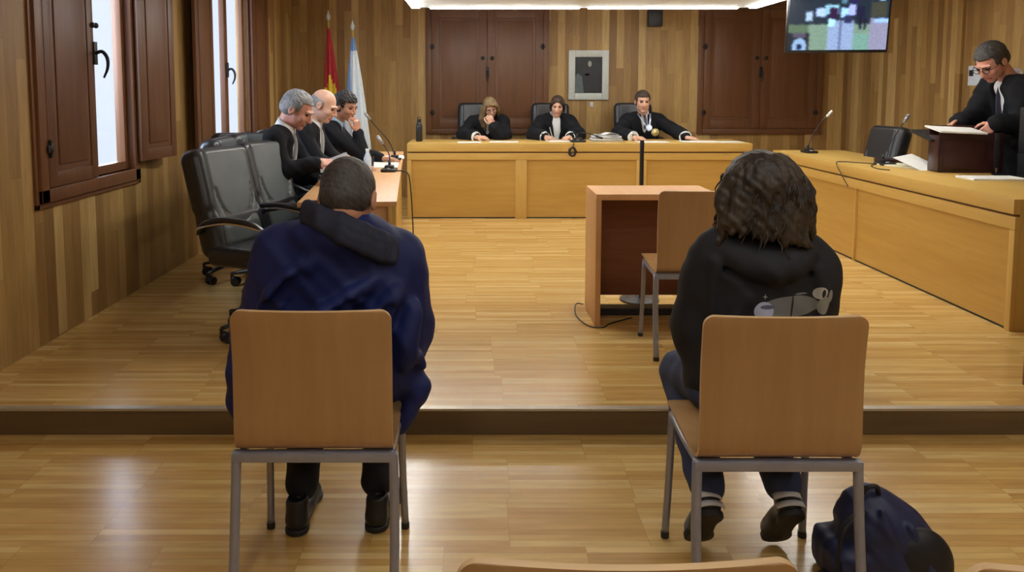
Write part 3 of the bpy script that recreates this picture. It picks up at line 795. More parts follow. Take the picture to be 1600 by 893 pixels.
# ------------------------------------------------------------------ office chairs (face +x locally)
def office_chair(label, loc, rz, high=1.0):
    t = thing('office_chair', label, 'office chair', loc, rz)
    tl = math.radians(14)
    A = np.array([[0, math.cos(tl), -math.sin(tl)], [1, 0, 0], [0, math.sin(tl), math.cos(tl)]])  # lateral(y), normal(x), up
    bc = np.array([-.30, 0, .76]); P = lambda a, b, c: bc+A @ np.array([a, b, c])
    sc = Sculpt(.007)
    sc.rbox(P(0, 0, 0), (.175, .012, .25), .05, A, .01); sc.rbox(P(0, 0, .12), (.185, .012, .13), .05, A, .04); sc.rbox(P(0, .01, -.19), (.17, .02, .08), .05, A, .04)
    sobj('backrest', sc, ['leather'], None).parent = t
    sc = Sculpt(.006)
    sc.rbox(P(0, .052, .075), (.155, .004, .19), .026, A, .01); sc.rbox(P(0, .06, -.2), (.14, .006, .04), .026, A, .03)
    arc = [P(.15*math.cos(a), .085, .06-.20*abs(math.sin(a))**1.0) for a in np.linspace(0, PI, 17)]
    sc.chain(arc, .012, .010, True)
    o = sobj('back_cushion', sc, ['leather_sheen'], None); o.parent = t; o['label'] = 'black leather cushion greyed by painted sheen, with a curved seam'
    sc = Sculpt(.007); sc.rbox((.0, 0, .47), (.20, .20, .012), .045, None, .03); sc.rbox((.17, 0, .465), (.03, .2, .01), .045, None, .04)
    sobj('seat', sc, ['leather'], None).parent = t
    for s in (-1, 1):
        bm = bmn(); tube(bm, [(-.28, s*.25, .60), (-.2, s*.275, .67), (-.05, s*.285, .695), (.1, s*.285, .685), (.2, s*.28, .64)], [.018, .024, .028, .028, .018], 12, 5, flat=.6)
        ar = obj('armrest', bm, 'leather', t, True)
        bm = bmn(); tube(bm, [(.215, s*.282, .635), (.19, s*.283, .56), (.1, s*.27, .47), (.05, s*.22, .445)], .013, 8, 4)
        tube(bm, [(.21, s*.295, .645), (.1, s*.306, .672), (-.05, s*.309, .68), (-.24, s*.29, .64), (-.285, s*.265, .60)], .006, 8, 4)
        obj('chrome_trim', bm, 'chrome', ar, True)
    bm = bmn(); tube(bm, [(-.15, 0, .44), (-.27, 0, .45), (-.33, 0, .55)], .03, 8, 4, flat=.4); box(bm, (-.12, -.09, .40), (.12, .09, .44), .01); obj('tilt_mechanism', bm, 'blackp', t, True)
    bm = bmn(); cyl(bm, (0, 0, .09), (0, 0, .27), .030); cyl(bm, (0, 0, .26), (0, 0, .42), .018); obj('gas_column', bm, 'blackp', t, 'auto')
    for k in range(5):
        a = 2*PI*k/5+.55; d = V((math.cos(a), math.sin(a), 0)); bm = bmn()
        tube(bm, [V((0, 0, .125)), d*.12+V((0, 0, .12)), d*.30+V((0, 0, .085))], [.032, .028, .018], 10, 4, flat=.6)
        lg = obj('base_leg', bm, 'leather', t, True)
        bm = bmn(); s = V((-d.y, d.x, 0)); c = d*.30+V((0, 0, .029)); c2 = d*.27+V((0, 0, .029))
        for q in (-1, 1): cyl(bm, c2+s*q*.012, c2+s*q*.030, .029, seg=18)
        cyl(bm, d*.30+V((0, 0, .04)), d*.30+V((0, 0, .085)), .01, seg=8); sph(bm, d*.285+V((0, 0, .045)), .024, seg=10); obj('caster', bm, 'blackp', lg, 'auto')
    return t
GO = 'black leather office chairs'
oc = office_chair('empty black office chair with painted-sheen cushion, nearest to the left wall window', (-1.20, 4.36, PZ), math.radians(-22))
oc['group'] = GO
dup(oc, (-1.10, 4.92, PZ), math.radians(-20), 'black office chair with narrow painted-sheen cushion, between the empty chair and the first suited man', GO)
dup(oc, (-1.78, 5.68, PZ), math.radians(-80), 'black office chair by the left wall, only its top showing behind the empty chair', GO)
dup(oc, (-1.50, 6.02, PZ), 0, 'black office chair under the bald man', GO)
dup(oc, (-1.46, 5.40, PZ), 0, 'black office chair under the grey-haired man reading a paper', GO)
dup(oc, (-1.46, 6.72, PZ), 0, 'black office chair under the dark-haired man at the far end of the table', GO)
rc = dup(oc, (3.46, 7.04, PZ), math.radians(186), 'empty black office chair behind the side bench, left of the standing lawyer', GO)
for x, nm in ((.00, 'woman with long fair hair'), (.93, 'woman writing'), (1.98, 'man wearing the medallion')):
    r = dup(oc, (x, 9.42, PZ), -PI/2, 'high-backed black office chair behind the '+nm, GO); r.scale = (1, 1, 1.16); DARKCH = globals().setdefault('DARKCH', []); DARKCH.append(r)
for r in DARKCH+[rc]:  # these cushions go without the painted sheen
    for ch in r.children:
        if ch.name.startswith('back_cushion'):
            ch.data = ch.data.copy(); ch.data.materials[0] = M['leather']; ch['label'] = 'black leather cushion with a curved seam'
# ------------------------------------------------------------------ seated pair, seen from behind
def person(label, loc): return thing('person', label, 'person', loc)
# man in navy jacket
p = person('person in a navy jacket with short dark hair, back turned, on a plywood chair', (-.48, 2.55, 0))
J = dict(pel=(-.49, 2.53, .56), neck=(-.425, 2.47, 1.065), shL=(-.645, 2.50, .985), shR=(-.26, 2.50, .965),
         elL=(-.73, 2.56, .72), elR=(-.235, 2.54, .72), wrL=(-.56, 2.80, .62), wrR=(-.33, 2.82, .62),
         knL=(-.64, 2.93, .50), knR=(-.35, 2.93, .50), anL=(-.62, 2.60, .10), anR=(-.355, 2.62, .10))
hd = (np.array((-.418, 2.475, 1.160)), headR(86, 30, 0), 1.10)
body(p, J, hd, [('L', (.5, .8, -.2), (0, .3, 1), 1, 30, {}), ('R', (-.5, .8, -.2), (0, .3, 1), -1, 30, {})], 'skin3', .0048, fat=1.08)
hair_short(p, hd, 'h_salt', .006, .066, back=-.075, amp=.0008)
def ex(sc, rt, fw, up, n):
    sc.ell((-.50, 2.50, .60), (.235, .145, .17), None, .06)
    sc.cap((-.62, 2.50, .90), (-.68, 2.52, .58), .095, .10, .06); sc.cap((-.285, 2.47, .88), (-.29, 2.49, .60), .09, .10, .06)
    sc.cap((-.755, 2.47, .72), (-.785, 2.46, .50), .055, .04, .05); sc.cap((-.70, 2.5, .6), (-.77, 2.46, .47), .08, .03, .05)
    sc.cap((-.79, 2.43, .60), (-.775, 2.44, .42), .024, .016, .03)
    sc.cap((-.23, 2.47, .64), (-.20, 2.48, .53), .05, .035, .03); sc.cap((-.18, 2.46, .55), (-.25, 2.44, .41), .032, .022, .03)
    sc.cap((-.19, 2.42, .66), (-.18, 2.43, .625), .018, .016, .02)
    sc.ell((-.43, 2.44, 1.06), (.15, .10, .075), None, .05)
    # folds radiating from the shoulders
    for q, r in ((((-.33, 2.36, .92), (-.45, 2.345, .83), (-.58, 2.35, .755), (-.70, 2.39, .70)), (.004, .013, .015, .006)),
                 (((-.40, 2.345, .80), (-.50, 2.345, .745), (-.60, 2.355, .70)), (.004, .014, .006)),
                 (((-.52, 2.365, .98), (-.62, 2.38, .90), (-.69, 2.41, .80)), (.003, .012, .005)),
                 (((-.24, 2.37, .90), (-.30, 2.352, .80), (-.34, 2.35, .70)), (.003, .012, .006)),
                 (((-.19, 2.40, .84), (-.215, 2.385, .74), (-.23, 2.39, .64)), (.004, .012, .006))):
        sc.chain([tuple(v) for v in smoothpts(q, 4)], list(np.interp(np.linspace(0, len(r)-1, (len(q)-1)*4+1), range(len(r)), r)), .05)
    for q in (((-.36, 2.335, .87), (-.50, 2.325, .785), (-.66, 2.355, .715)), ((-.27, 2.345, .84), (-.32, 2.33, .76), (-.36, 2.33, .68)), ((-.55, 2.35, .94), (-.66, 2.38, .83), (-.72, 2.42, .74))):
        sc.chain([tuple(v) for v in smoothpts(q, 4)], .006, .035, True)
coat(p, J, 'navy', 'jacket', .020, (.095, .085, .062), .0055, .95, v=None, wide=1.12, extra=ex, amp=.0035, k=.06)
sc = Sculpt(.0045)
ring = [(-.525, 2.49, 1.130), (-.540, 2.42, 1.140), (-.490, 2.372, 1.132), (-.42, 2.348, 1.108), (-.350, 2.352, 1.074), (-.300, 2.375, 1.045), (-.268, 2.42, 1.022)]
for dz, r, dy in ((0, .019, 0), (-.024, .018, -.010), (-.046, .015, -.016), (.020, .015, .01)):
    sc.chain([(x, y+dy, z+dz*(.7+.3*(i > 2))) for i, (x, y, z) in enumerate(ring)], r, .012)
sc.cap((-.268, 2.42, 1.022), (-.262, 2.385, .985), .022, .012, .012)
sc.cap((-.420, 2.47, 1.05), (-.418, 2.48, 1.3), .068, .095, .008, True)
o = sobj('collar', sc, ['navyc'], p); o['label'] = 'dark turned-up corduroy collar'
legs_garment(p, J, 'navyt', (.10, .08, .058), .0075, cut=.93)
shoe(p, (-.62, 2.505, .0), (-.625, 2.80, .0)); shoe(p, (-.355, 2.525, .0), (-.30, 2.81, .0))

# person in black hoodie
p = person('person in a printed black hoodie with wavy brown hair, back turned, on a plywood chair', (.90, 2.5, 0))
J = dict(pel=(.885, 2.47, .55), neck=(.905, 2.44, 1.045), shL=(.765, 2.45, .965), shR=(1.08, 2.45, .955),
         elL=(.725, 2.51, .74), elR=(1.12, 2.53, .735), wrL=(.76, 2.76, .66), wrR=(1.00, 2.78, .64),
         knL=(.785, 2.86, .445), knR=(1.03, 2.87, .46), anL=(.745, 2.38, .23), anR=(.995, 2.38, .23))
hd = (np.array((.905, 2.455, 1.18)), headR(90, 8, 0), 1.05)
body(p, J, hd, [('L', (.5, .8, -.2), (0, .3, 1), 1, 30, {}), ('R', (-.5, .8, -.2), (0, .3, 1), -1, 30, {})], 'skin2', .005)
sc = Sculpt(.0042)
sc.ell((.900, 2.425, 1.215), (.112, .118, .115), None, .03); sc.ell((.925, 2.415, 1.13), (.125, .10, .085), None, .05)
sc.ell((.84, 2.42, 1.16), (.075, .09, .075), None, .05); sc.ell((1.0, 2.42, 1.125), (.060, .08, .055), None, .04)
sc.rbox((.905, 2.59, 1.15), (.07, .05, .09), .02, None, .02, True)
rr = random.Random(3)
for i in range(46):
    a = rr.uniform(-1.0, 1.0); x = .905+.135*math.sin(a*1.4); y = 2.42-.095*math.cos(a*1.4); z = rr.uniform(1.07, 1.16)
    x2 = .905+.105*math.sin(a*1.3)
    sc.chain(smooth3 := [tuple(q) for q in smoothpts([(x2, y+.01, z+.11), (x*1.0+rr.uniform(-.01, .01), y-.006, z+.05), (x+rr.uniform(-.02, .02), y-.012, z), (x+.03*math.sin(a*3)+rr.uniform(-.015, .015), y-.01, z-.035)], 2)], list(np.linspace(.017, .006, 7)), .012)
for i in range(26):
    a = rr.uniform(-1.5, 1.5); b = rr.uniform(.2, 1.2)
    q = [(.90+.116*math.sin(a)*math.cos(t)*1.0, 2.425-.122*math.cos(a)*math.cos(t), 1.215+.118*math.sin(t)) for t in np.linspace(b, b-.9, 6)]
    sc.chain(q, [.004, .008, .009, .009, .008, .005], .010)
sc.warp(wob(.0022, 90, 60, 55)); sc.warp(wob(.0016, 170, 140, 60, 2))
sobj('hair', sc, ['h_brown'], p)
bm = bmn()
for i in range(150):
    a = rr.uniform(-1.9, 1.9); z0 = rr.uniform(1.10, 1.26); x = .905+.125*math.sin(a); y = 2.42-.11*math.cos(a); s = rr.uniform(.008, .020)
    ln = rr.uniform(.05, .10); ph = rr.uniform(0, 6)
    pts = [V((x+s*(k/4)*math.sin(a)*1.2+.007*math.sin(ph+k*1.6), y-s*(k/4)*math.cos(a)+.006*math.cos(ph+k*1.6), z0-ln*k/4-.0))-V((.90, 2.5, 0)) for k in range(5)]
    tube(bm, pts, [.0035, .003, .0022, .0012], 5, 3)
obj('hair_strands', bm, 'h_brown', p, True)
def ex(sc, rt, fw, up, n):
    sc.ell((.90, 2.47, .60), (.205, .14, .16), None, .06); sc.cap((.755, 2.47, .90), (.735, 2.49, .70), .075, .070, .05); sc.cap((1.09, 2.46, .90), (1.09, 2.49, .62), .085, .07, .06)
    for t in ((.78, 2.43, 1.035), (.83, 2.375, 1.01), (.91, 2.35, .995), (.99, 2.37, 1.0), (1.035, 2.43, 1.02)): sc.ell(t, (.06, .045, .04), None, .04)
    sc.chain([(.80, 2.46, 1.04), (.805, 2.385, 1.005), (.85, 2.345, .975), (.91, 2.33, .962), (.975, 2.342, .972), (1.02, 2.385, 1.0), (1.03, 2.46, 1.03)], .036, .022)
    sc.chain([(.77, 2.37, .965), (.84, 2.315, .915), (.91, 2.30, .90), (.985, 2.31, .912), (1.055, 2.37, .955)], .009, .014, True)
    for a, b in (((.74, 2.36, .99), (.74, 2.38, .80)), ((1.07, 2.36, .96), (1.10, 2.39, .76)), ((.84, 2.34, .88), (.76, 2.35, .70))): sc.cap(a, b, .010, .008, .025)
coat(p, J, 'robe', 'hoodie', .014, (.078, .068, .055), .0055, .96, v=None, wide=1.04, extra=ex, amp=.0025, k=.055)
hood = p.children[-1]
legs_garment(p, J, 'jeans', (.098, .080, .060), .0065, 'jeans', cut=.945)
# heels lifted, toes on the floor
shoe(p, (.745, 2.385, .115), (.725, 2.52, -.060+.0), 'shoe', 'sole', (0, 1, .7), True, w=.046) if False else None
def tiptoe(h, t):
    return shoe(p, h, t, 'shoe', 'sole', (0, 1, .45), True)
tiptoe((.738, 2.295, .195), (.738, 2.465, .004)); tiptoe((.995, 2.295, .195), (.995, 2.465, .004))

# print on the back of the hoodie: procedural patches in the hoodie's own material
t = NT('hoodie_print'); co = t.coord(); x, y, z = t.sep(co)
def ellm(cx, cz, rx, rz):
    a = t.math('POWER', t.math('DIVIDE', t.math('SUBTRACT', x, cx), rx), 2.0); b_ = t.math('POWER', t.math('DIVIDE', t.math('SUBTRACT', z, cz), rz), 2.0)
    return t.math('LESS_THAN', t.math('ADD', a, b_), 1.0)
nz = t.noise(co, 9)
colr = t.ramp(nz, [(.3, (.007, .008, .011, 1)), (.7, (.014, .015, .020, 1))])
front = t.math('LESS_THAN', y, -.04); x = t.math('SUBTRACT', x, .058); z = t.math('SUBTRACT', z, .014)
gm = t.noise(co, 12)
patches = [((.022, .832, .098, .036), (.20, .21, .21, 1)), ((.024, .830, .0035, .05), (.02, .02, .025, 1)), ((-.068, .822, .030, .030), (.5, .54, .72, 1)), ((-.058, .835, .022, .007), (.12, .14, .2, 1)),
           ((.134, .83, .022, .030), (.30, .31, .27, 1)), ((.118, .872, .024, .020), (.55, .56, .52, 1)), ((.128, .870, .006, .014), (.02, .02, .02, 1)), ((.155, .858, .008, .022), (.34, .34, .32, 1)),
           ((-.066, .868, .007, .0016), (.4, .4, .42, 1)), ((-.066, .868, .0016, .008), (.4, .4, .42, 1)), ((.055, .872, .022, .003), (.22, .22, .22, 1))]
for (a, b_, c, d), cc in patches:
    m_ = t.math('MULTIPLY', ellm(a, b_, c, d), front); colr = t.mix(m_, colr, cc)
t.col(colr); t.rough(.8); t.bump(nz, .2)
hood.data.materials[0] = t.m

# ------------------------------------------------------------------ three men at the counsel table (facing +x)
def suit_man(label, base, J, hd, hands, skin, hairf, shirtm='white', tie=None, ex=None, **kw):
    p = person(label, base)
    body(p, J, hd, hands, skin, .0045, **kw)
    hairf(p, hd)
    coat(p, J, 'suit', 'suit_jacket', .010, (.070, .060, .050), .0065, .90, v=(.042, .19), extra=ex)
    shirt(p, J, shirtm); collar_ring(p, J, shirtm, r=.070, gap=.35, h=.042)
    for s in 'LR': cuff(p, J, s, shirtm, .036, .038, .05)
    rt, fw, up = frame(J); n = np.array(J['neck'], float); bm = bmn(); q = V(base)
    tube(bm, [V(n+fw*.066-up*.012)-q, V(n+fw*.105-up*.07)-q, V(n+fw*.128-up*.16)-q, V(n+fw*.14-up*.25)-q], [.012, .013, .016, .02], 8, 4, flat=.35, up=V(rt)); obj('tie', bm, tie or 'tie', p, True)
    legs_garment(p, J, 'suit', (.095, .078, .062), .009, cut=.95)
    for s in 'LR':
        a = J['an'+s]; shoe(p, (a[0]-.06, a[1], PZ), (a[0]+.22, a[1], PZ), vox=.006)
    return p
def seatJ(x, y, neck, sh=.19, pel=None, lean=0):
    pz = PZ+.60; pel = pel or (x-.32, y, pz)
    return dict(pel=pel, neck=neck, shL=(neck[0]-.03, neck[1]+sh, neck[2]-.07), shR=(neck[0]-.03, neck[1]-sh, neck[2]-.07),
                knL=(pel[0]+.44, y+.12, PZ+.53), knR=(pel[0]+.44, y-.12, PZ+.53), anL=(pel[0]+.42, y+.11, PZ+.12), anR=(pel[0]+.42, y-.11, PZ+.12))
# first: grey-haired man reading papers
J = seatJ(-1.14, 5.38, (-1.347, 5.380, 1.250), .185, (-1.535, 5.380, 0.708))
J.update(elR=(-1.300, 5.150, 0.973), wrR=(-1.085, 5.230, 1.023), elL=(-1.255, 5.610, 0.968), wrL=(-1.045, 5.500, 0.988))
hd = (np.array((-1.250, 5.370, 1.376)), headR(-8, 30, 0), 1.08)
def hf(p, hd): hair_short(p, hd, 'h_grey', .012, .072, back=-.06, amp=.002)
suit_man('person in a black suit with thick grey hair, reading at the left table', (-1.535, 5.38, PZ), J, hd,
         [('R', (1, .25, -.1), (.2, -.6, .8), 1, 28, {}), ('L', (1, -.3, -.1), (.1, .5, .8), -1, 30, {})], 'skin1', hf, tie='tiel')
# second: bald man
J = seatJ(-1.1, 6.02, (-1.290, 6.020, 1.255), .185, (-1.455, 6.020, 0.720))
J.update(elR=(-1.205, 5.800, 0.970), wrR=(-0.975, 5.860, 0.915), elL=(-1.175, 6.240, 0.960), wrL=(-0.955, 6.140, 0.915))
hd = (np.array((-1.190, 6.000, 1.392)), headR(-10, 26, 0), 1.05)
def hf(p, hd):
    c, R, s = hd; sc = Sculpt(.004); P = lambda x, y, z: np.array(c)+R @ (np.array([x, y, z])*s)
    sc.ell(P(0, -.024, .02), np.array([.079, .094, .07])*s, R)
    sc.ell(P(0, .02, .10), np.array([.08, .12, .075])*s, R, .01, True)
    sc.rbox(P(0, .12, -.02), np.array([.11, .095, .12])*s, .01, R, .01, True)
    for x in (-1, 1): sc.ell(P(x*.086, -.008, -.022), np.array([.016, .024, .034])*s, R, .006, True)
    sc.rbox(P(0, 0, -.12), np.array([.12, .14, .06])*s, .01, R, .01, True)
    for x in (-1, 1): sc.cap(P(x*.015, .099, .030), P(x*.047, .083, .030), .004*s, .003*s, .003)
    sobj('hair', sc, ['h_grey'], p)
suit_man('bald person in a black suit, looking down at the left table', (-1.455, 6.02, PZ), J, hd,
         [('R', (1, .1, -.1), (0, -.2, 1), 1, 25, {}), ('L', (1, -.2, -.05), (0, .1, 1), -1, 25, {})], 'skin2', hf, tie='tiel')
# third: dark-haired man, hand at his mouth
J = seatJ(-1.0, 6.74, (-1.240, 6.740, 1.230), .185, (-1.430, 6.740, 0.715))
J.update(elR=(-0.970, 6.560, 0.950), wrR=(-1.025, 6.595, 1.160), elL=(-1.070, 6.960, 0.945), wrL=(-0.850, 6.860, 0.905))
hd = (np.array((-1.140, 6.700, 1.370)), headR(-32, 16, 0), 1.03)
def hf(p, hd): hair_short(p, hd, 'h_black', .018, .058, back=-.05, amp=.004)
suit_man('person in a black suit with curly black hair, hand at the mouth', (-1.43, 6.74, PZ), J, hd,
         [('R', (-.1, -.08, 1), (.9, -.4, .0), -1, 45, dict(thumb_in=.2)), ('L', (1, -.1, 0), (0, .1, 1), -1, 15, {})], 'skin3', hf, 'blueshirt')

# ------------------------------------------------------------------ judges (facing -y); the person's left is +x
DZ = PZ+.82
def judge(label, x, J, hd, hands, skin, hairf, ex=None, jaw=1.0, fat=1.0, cr=.042, robe_v=(.036, .14), inner='white'):
    p = person(label, (x, 9.40, PZ)); 
    J.update(knL=(x+.13, 9.0, PZ+.53), knR=(x-.13, 9.0, PZ+.53), anL=(x+.12, 9.08, PZ+.12), anR=(x-.12, 9.08, PZ+.12))
    body(p, J, hd, hands, skin, .0045, jaw, fat); hairf(p, hd)
    coat(p, J, 'robe', 'robe', .022, (.080, .080, .082), .0065, .74, v=robe_v, wide=1.12, extra=ex, amp=.005)
    shirt(p, J, inner, .004); collar_ring(p, J, 'white', r=.062, gap=.4)
    for s in 'LR':
        o = cuff(p, J, s, 'lace', cr*1.2, cr*1.55, .10, 'lace_cuff', .0045, .004)
    legs_garment(p, J, 'navyt', (.095, .078, .062), .010, cut=.95, name='robe_skirt' if inner != 'white' else 'trousers')
    for s in 'LR': a = J['an'+s]; shoe(p, (a[0], a[1]+.06, PZ), (a[0], a[1]-.20, PZ), vox=.007)
    return p
# fair-haired woman, chin on her left hand
x = .17
J = dict(pel=(x-.02, 9.34, .72), neck=(.125, 9.20, 1.19), shL=(.30, 9.22, 1.13), shR=(-.055, 9.24, 1.12),
         elR=(-.16, 9.02, .99), wrR=(.00, 8.80, .975), elL=(.275, 8.93, .985), wrL=(.185, 8.90, 1.115))
hd = (np.array((.158, 9.06, 1.305)), headR(-80, 22, -6), 1.0)
def hf(p, hd):
    c, R, s = hd; sc = Sculpt(.0042); P = lambda x, y, z: np.array(c)+R @ (np.array([x, y, z])*s)
    sc.ell(P(0, -.022, .036), (.081, .101, .090), R)
    sc.ell(P(-.0, -.05, -.05), (.085, .06, .10), R, .04)
    # R[:,0] is the person's right (picture left): a long fall of hair on that side
    sc.chain([P(.06, .05, .06), P(.085, .045, -.02), P(.092, .05, -.11), P(.085, .05, -.20), P(.075, .05, -.27)], [.020, .026, .030, .026, .012], .02)
    sc.chain([P(.10, .0, .0), P(.11, .01, -.12), P(.10, .02, -.22)], [.024, .028, .016], .02)
    sc.chain([P(-.06, .04, .06), P(-.082, .02, -.02), P(-.085, .0, -.10)], [.022, .024, .018], .03)
    sc.chain([P(.01, .10, .085), P(-.04, .088, .07), P(-.075, .055, .03)], [.018, .018, .014], .02)
    sc.ell(P(-.008, .125, -.015), (.060, .075, .088), R, .010, True); sc.ell(P(-.005, .09, -.10), (.045, .06, .06), R, .01, True)
    sc.warp(wob(.002, 120, 60, 40)); sobj('hair', sc, ['h_blond'], p); glasses(p, hd)
def ex(sc, rt, fw, up, n): sc.cap((.30, 9.22, 1.12), (.335, 9.0, .98), .09, .08, .05)
judge('person in a black robe with long fair hair, chin resting on one hand', x, J, hd,
      [('L', (-.45, -.1, .95), (.1, -1, 0), -1, 55, dict(thumb_in=.2)), ('R', (1, -.12, -.05), (0, -.3, 1), 1, 20, {})], 'skin2', hf, ex)
# woman writing
x = .97
J = dict(pel=(x, 9.34, .72), neck=(.945, 9.22, 1.21), shL=(1.125, 9.24, 1.125), shR=(.77, 9.24, 1.125),
         elR=(.665, 9.02, .995), wrR=(.785, 8.80, .975), elL=(1.20, 9.02, .995), wrL=(1.07, 8.82, .975))
hd = (np.array((.955, 9.12, 1.325)), headR(-97, 14, 3), 1.0)
def hf(p, hd):
    c, R, s = hd; sc = Sculpt(.0042); P = lambda x, y, z: np.array(c)+R @ (np.array([x, y, z])*s)
    sc.ell(P(0, -.022, .038), (.082, .102, .090), R)
    for q in (-1, 1): sc.chain([P(q*.03, .085, .092), P(q*.068, .055, .05), P(q*.080, .005, -.015), P(q*.074, -.03, -.06)], [.010, .014, .014, .012], .02)
    sc.ell(P(0, -.06, -.04), (.075, .055, .075), R, .03)
    sc.ell(P(0, .12, -.002), (.062, .08, .086), R, .008, True); sc.ell(P(0, .07, -.085), (.062, .07, .05), R, .008, True)
    for q in (-1, 1): sc.cap(P(q*.015, .099, .030), P(q*.047, .083, .030), .004, .003, .003)
    sc.warp(wob(.0015, 120, 60, 40)); sobj('hair', sc, ['h_dbrown'], p)
pw = judge('person in a black robe and white shirt, writing at the long bench', x, J, hd,
      [('R', (.75, -.5, -.1), (-.1, -.3, 1), 1, 48, dict(thumb_in=.1)), ('L', (-.6, -.75, -.08), (0, -.2, 1), -1, 30, {})], 'skin2', hf, robe_v=(.05, .22))
sc = Sculpt(.003); sc.ell((1.09, 9.055, 1.01), (.028, .008, .034), None, .01); shift_to(sculpt_obj('badge', sc, ['silver']), pw)
# man with the medallion
x = 1.99
J = dict(pel=(x+.03, 9.36, .72), neck=(2.00, 9.25, 1.225), shL=(2.20, 9.27, 1.14), shR=(1.80, 9.27, 1.14),
         elR=(1.665, 9.02, 1.00), wrR=(1.80, 8.76, .975), elL=(2.38, 9.02, 1.005), wrL=(2.395, 8.79, .975))
hd = (np.array((1.975, 9.16, 1.375)), headR(-91, 8, 0), 1.08)
def hf(p, hd): hair_short(p, hd, 'h_dbrown', .011, .060, back=-.05, amp=.0015)
pm = judge('person in a black robe with medallion and gilt badge, arms spread on the bench', x, J, hd,
      [('R', (.75, -.6, -.08), (0, -.3, 1), 1, 22, {}), ('L', (.75, -.5, -.08), (0, -.2, 1), -1, 18, {})], 'skin2', hf, jaw=1.15, cr=.046, robe_v=(.045, .16))
q = V(pm.location)
bm = bmn()
for s in (-1, 1): tube(bm, [V((2.0+s*.075, 9.20, 1.235))-q, V((2.0+s*.055, 9.105, 1.18))-q, V((2.02+s*.02, 9.065, 1.09))-q], .011, 8, 4, flat=.4)
obj('medal_ribbon', bm, 'silver', pm, True)
bm = bmn(); cyl(bm, V((2.03, 9.062, 1.07))-q, V((2.03, 9.044, 1.075))-q, .037, seg=28); cyl(bm, V((2.03, 9.05, 1.07))-q, V((2.03, 9.038, 1.075))-q, .024, seg=24); obj('medallion', bm, 'silver', pm, 'auto')
bm = bmn(); tube(bm, [V((2.0, 9.165, 1.215))-q, V((2.0, 9.11, 1.15))-q, V((2.0, 9.085, 1.06))-q], [.016, .017, .022], 8, 4, flat=.35); obj('tie', bm, 'tie', pm, True)
bm = bmn(); cyl(bm, V((2.105, 9.068, 1.015))-q, V((2.105, 9.038, 1.02))-q, .041, seg=28)
for k in range(12):
    a = 2*PI*k/12; sph(bm, V((2.105+.041*math.cos(a), 9.048, 1.018+.041*math.sin(a)))-q, .008, seg=8)
sph(bm, V((2.105, 9.042, 1.018))-q, .02, 1, .5, 1, 12); obj('badge', bm, 'gold', pm, True)['label'] = 'round gilt badge'

# ------------------------------------------------------------------ standing lawyer, leaning over his briefcase (facing -x, -y)
p = person('person in a black gown and glasses, standing and bending over a briefcase', (4.23, 6.05, PZ))
J = dict(pel=(4.330, 6.100, 1.060), neck=(4.170, 6.020, 1.615), shR=(4.130, 6.210, 1.540), shL=(4.130, 5.830, 1.530),
         elR=(3.980, 6.200, 1.270), wrR=(3.790, 6.050, 1.265), elL=(4.100, 5.780, 1.260), wrL=(3.915, 5.800, 1.265),
         knR=(4.330, 6.200, 0.600), knL=(4.330, 5.980, 0.600), anR=(4.360, 6.200, 0.220), anL=(4.360, 5.980, 0.220))
hd = (np.array((3.985, 5.990, 1.730)), headR(200, 40, 0), 1.22)
body(p, J, hd, [('L', (-.75, .1, -.75), (-.3, -.9, .3), 1, 30, {}), ('R', (-.8, -.1, -.5), (-.2, .8, .6), -1, 30, {})], 'skin1', .0045)
hair_short(p, hd, 'h_salt', .012, .068, back=-.06, amp=.002); glasses(p, hd)
def ex(sc, rt, fw, up, n):
    for y in (5.810, 6.060, 6.240): sc.cap((4.33, y, 1.35), (4.42, y, .42), .14, .15, .06)
    sc.cap((4.130, 5.860, 1.480), (4.170, 5.800, 1.120), .085, .10, .05); sc.cap((4.120, 6.200, 1.480), (4.080, 6.200, 1.160), .07, .07, .05)
    sc.ell((4.230, 6.020, 1.500), (.11, .2, .12), None, .05)
coat(p, J, 'robe', 'gown', .02, (.08, .078, .075), .0068, .86, v=(.05, .26), wide=1.05, extra=ex, amp=.006)
shirt(p, J, 'white'); collar_ring(p, J, 'white', r=.076, gap=.3, h=.034)
for s in 'LR': cuff(p, J, s, 'white', .034, .036, .04)
rt, fw, up = frame(J); n = np.array(J['neck'], float); bm = bmn(); q = V(p.location)
tube(bm, [V(n+fw*.07-up*.012)-q, V(n+fw*.11-up*.08)-q, V(n+fw*.13-up*.2)-q, V(n+fw*.13-up*.32)-q], [.016, .018, .024, .03], 8, 4, flat=.35, up=V(rt)); obj('tie', bm, 'tie', p, True)
legs_garment(p, J, 'navyt', (.095, .078, .07), .01, cut=.95)
for y in (6.2, 5.98): shoe(p, (4.43, y, PZ), (4.15, y-.03, PZ), vox=.007)
# ------------------------------------------------------------------ things on the benches
def at(o, loc, rz=0): o.location = loc; o.rotation_euler = (0, 0, rz); return o
def paper(label, loc, w, h, rz=0, m='paper', th=.004, cat='paper', name='paper_sheet', bend=0):
    bm = bmn(); n = 6; g = []
    for i in range(n+1):
        u = i/n; z = bend*math.sin(PI*u)
        g.append([[bm.verts.new(((u-.5)*w, y, z+zz)) for y in (-h/2, h/2)] for zz in (0, th)])
    for a, b in zip(g, g[1:]):
        bm.faces.new((a[1][0], b[1][0], b[1][1], a[1][1])); bm.faces.new((a[0][0], a[0][1], b[0][1], b[0][0]))
        for y in (0, 1): bm.faces.new((a[0][y], b[0][y], b[1][y], a[1][y]))
    for a in (g[0], g[-1]): bm.faces.new((a[0][0], a[1][0], a[1][1], a[0][1]))
    return tag(at(obj(name, bm, m), loc, rz), label, cat)
TB = DZ+.001
paper('white sheet on the left end of the judges\' bench, near the dark bottle', (.02-.10, 8.44, TB), .26, .20, .05)
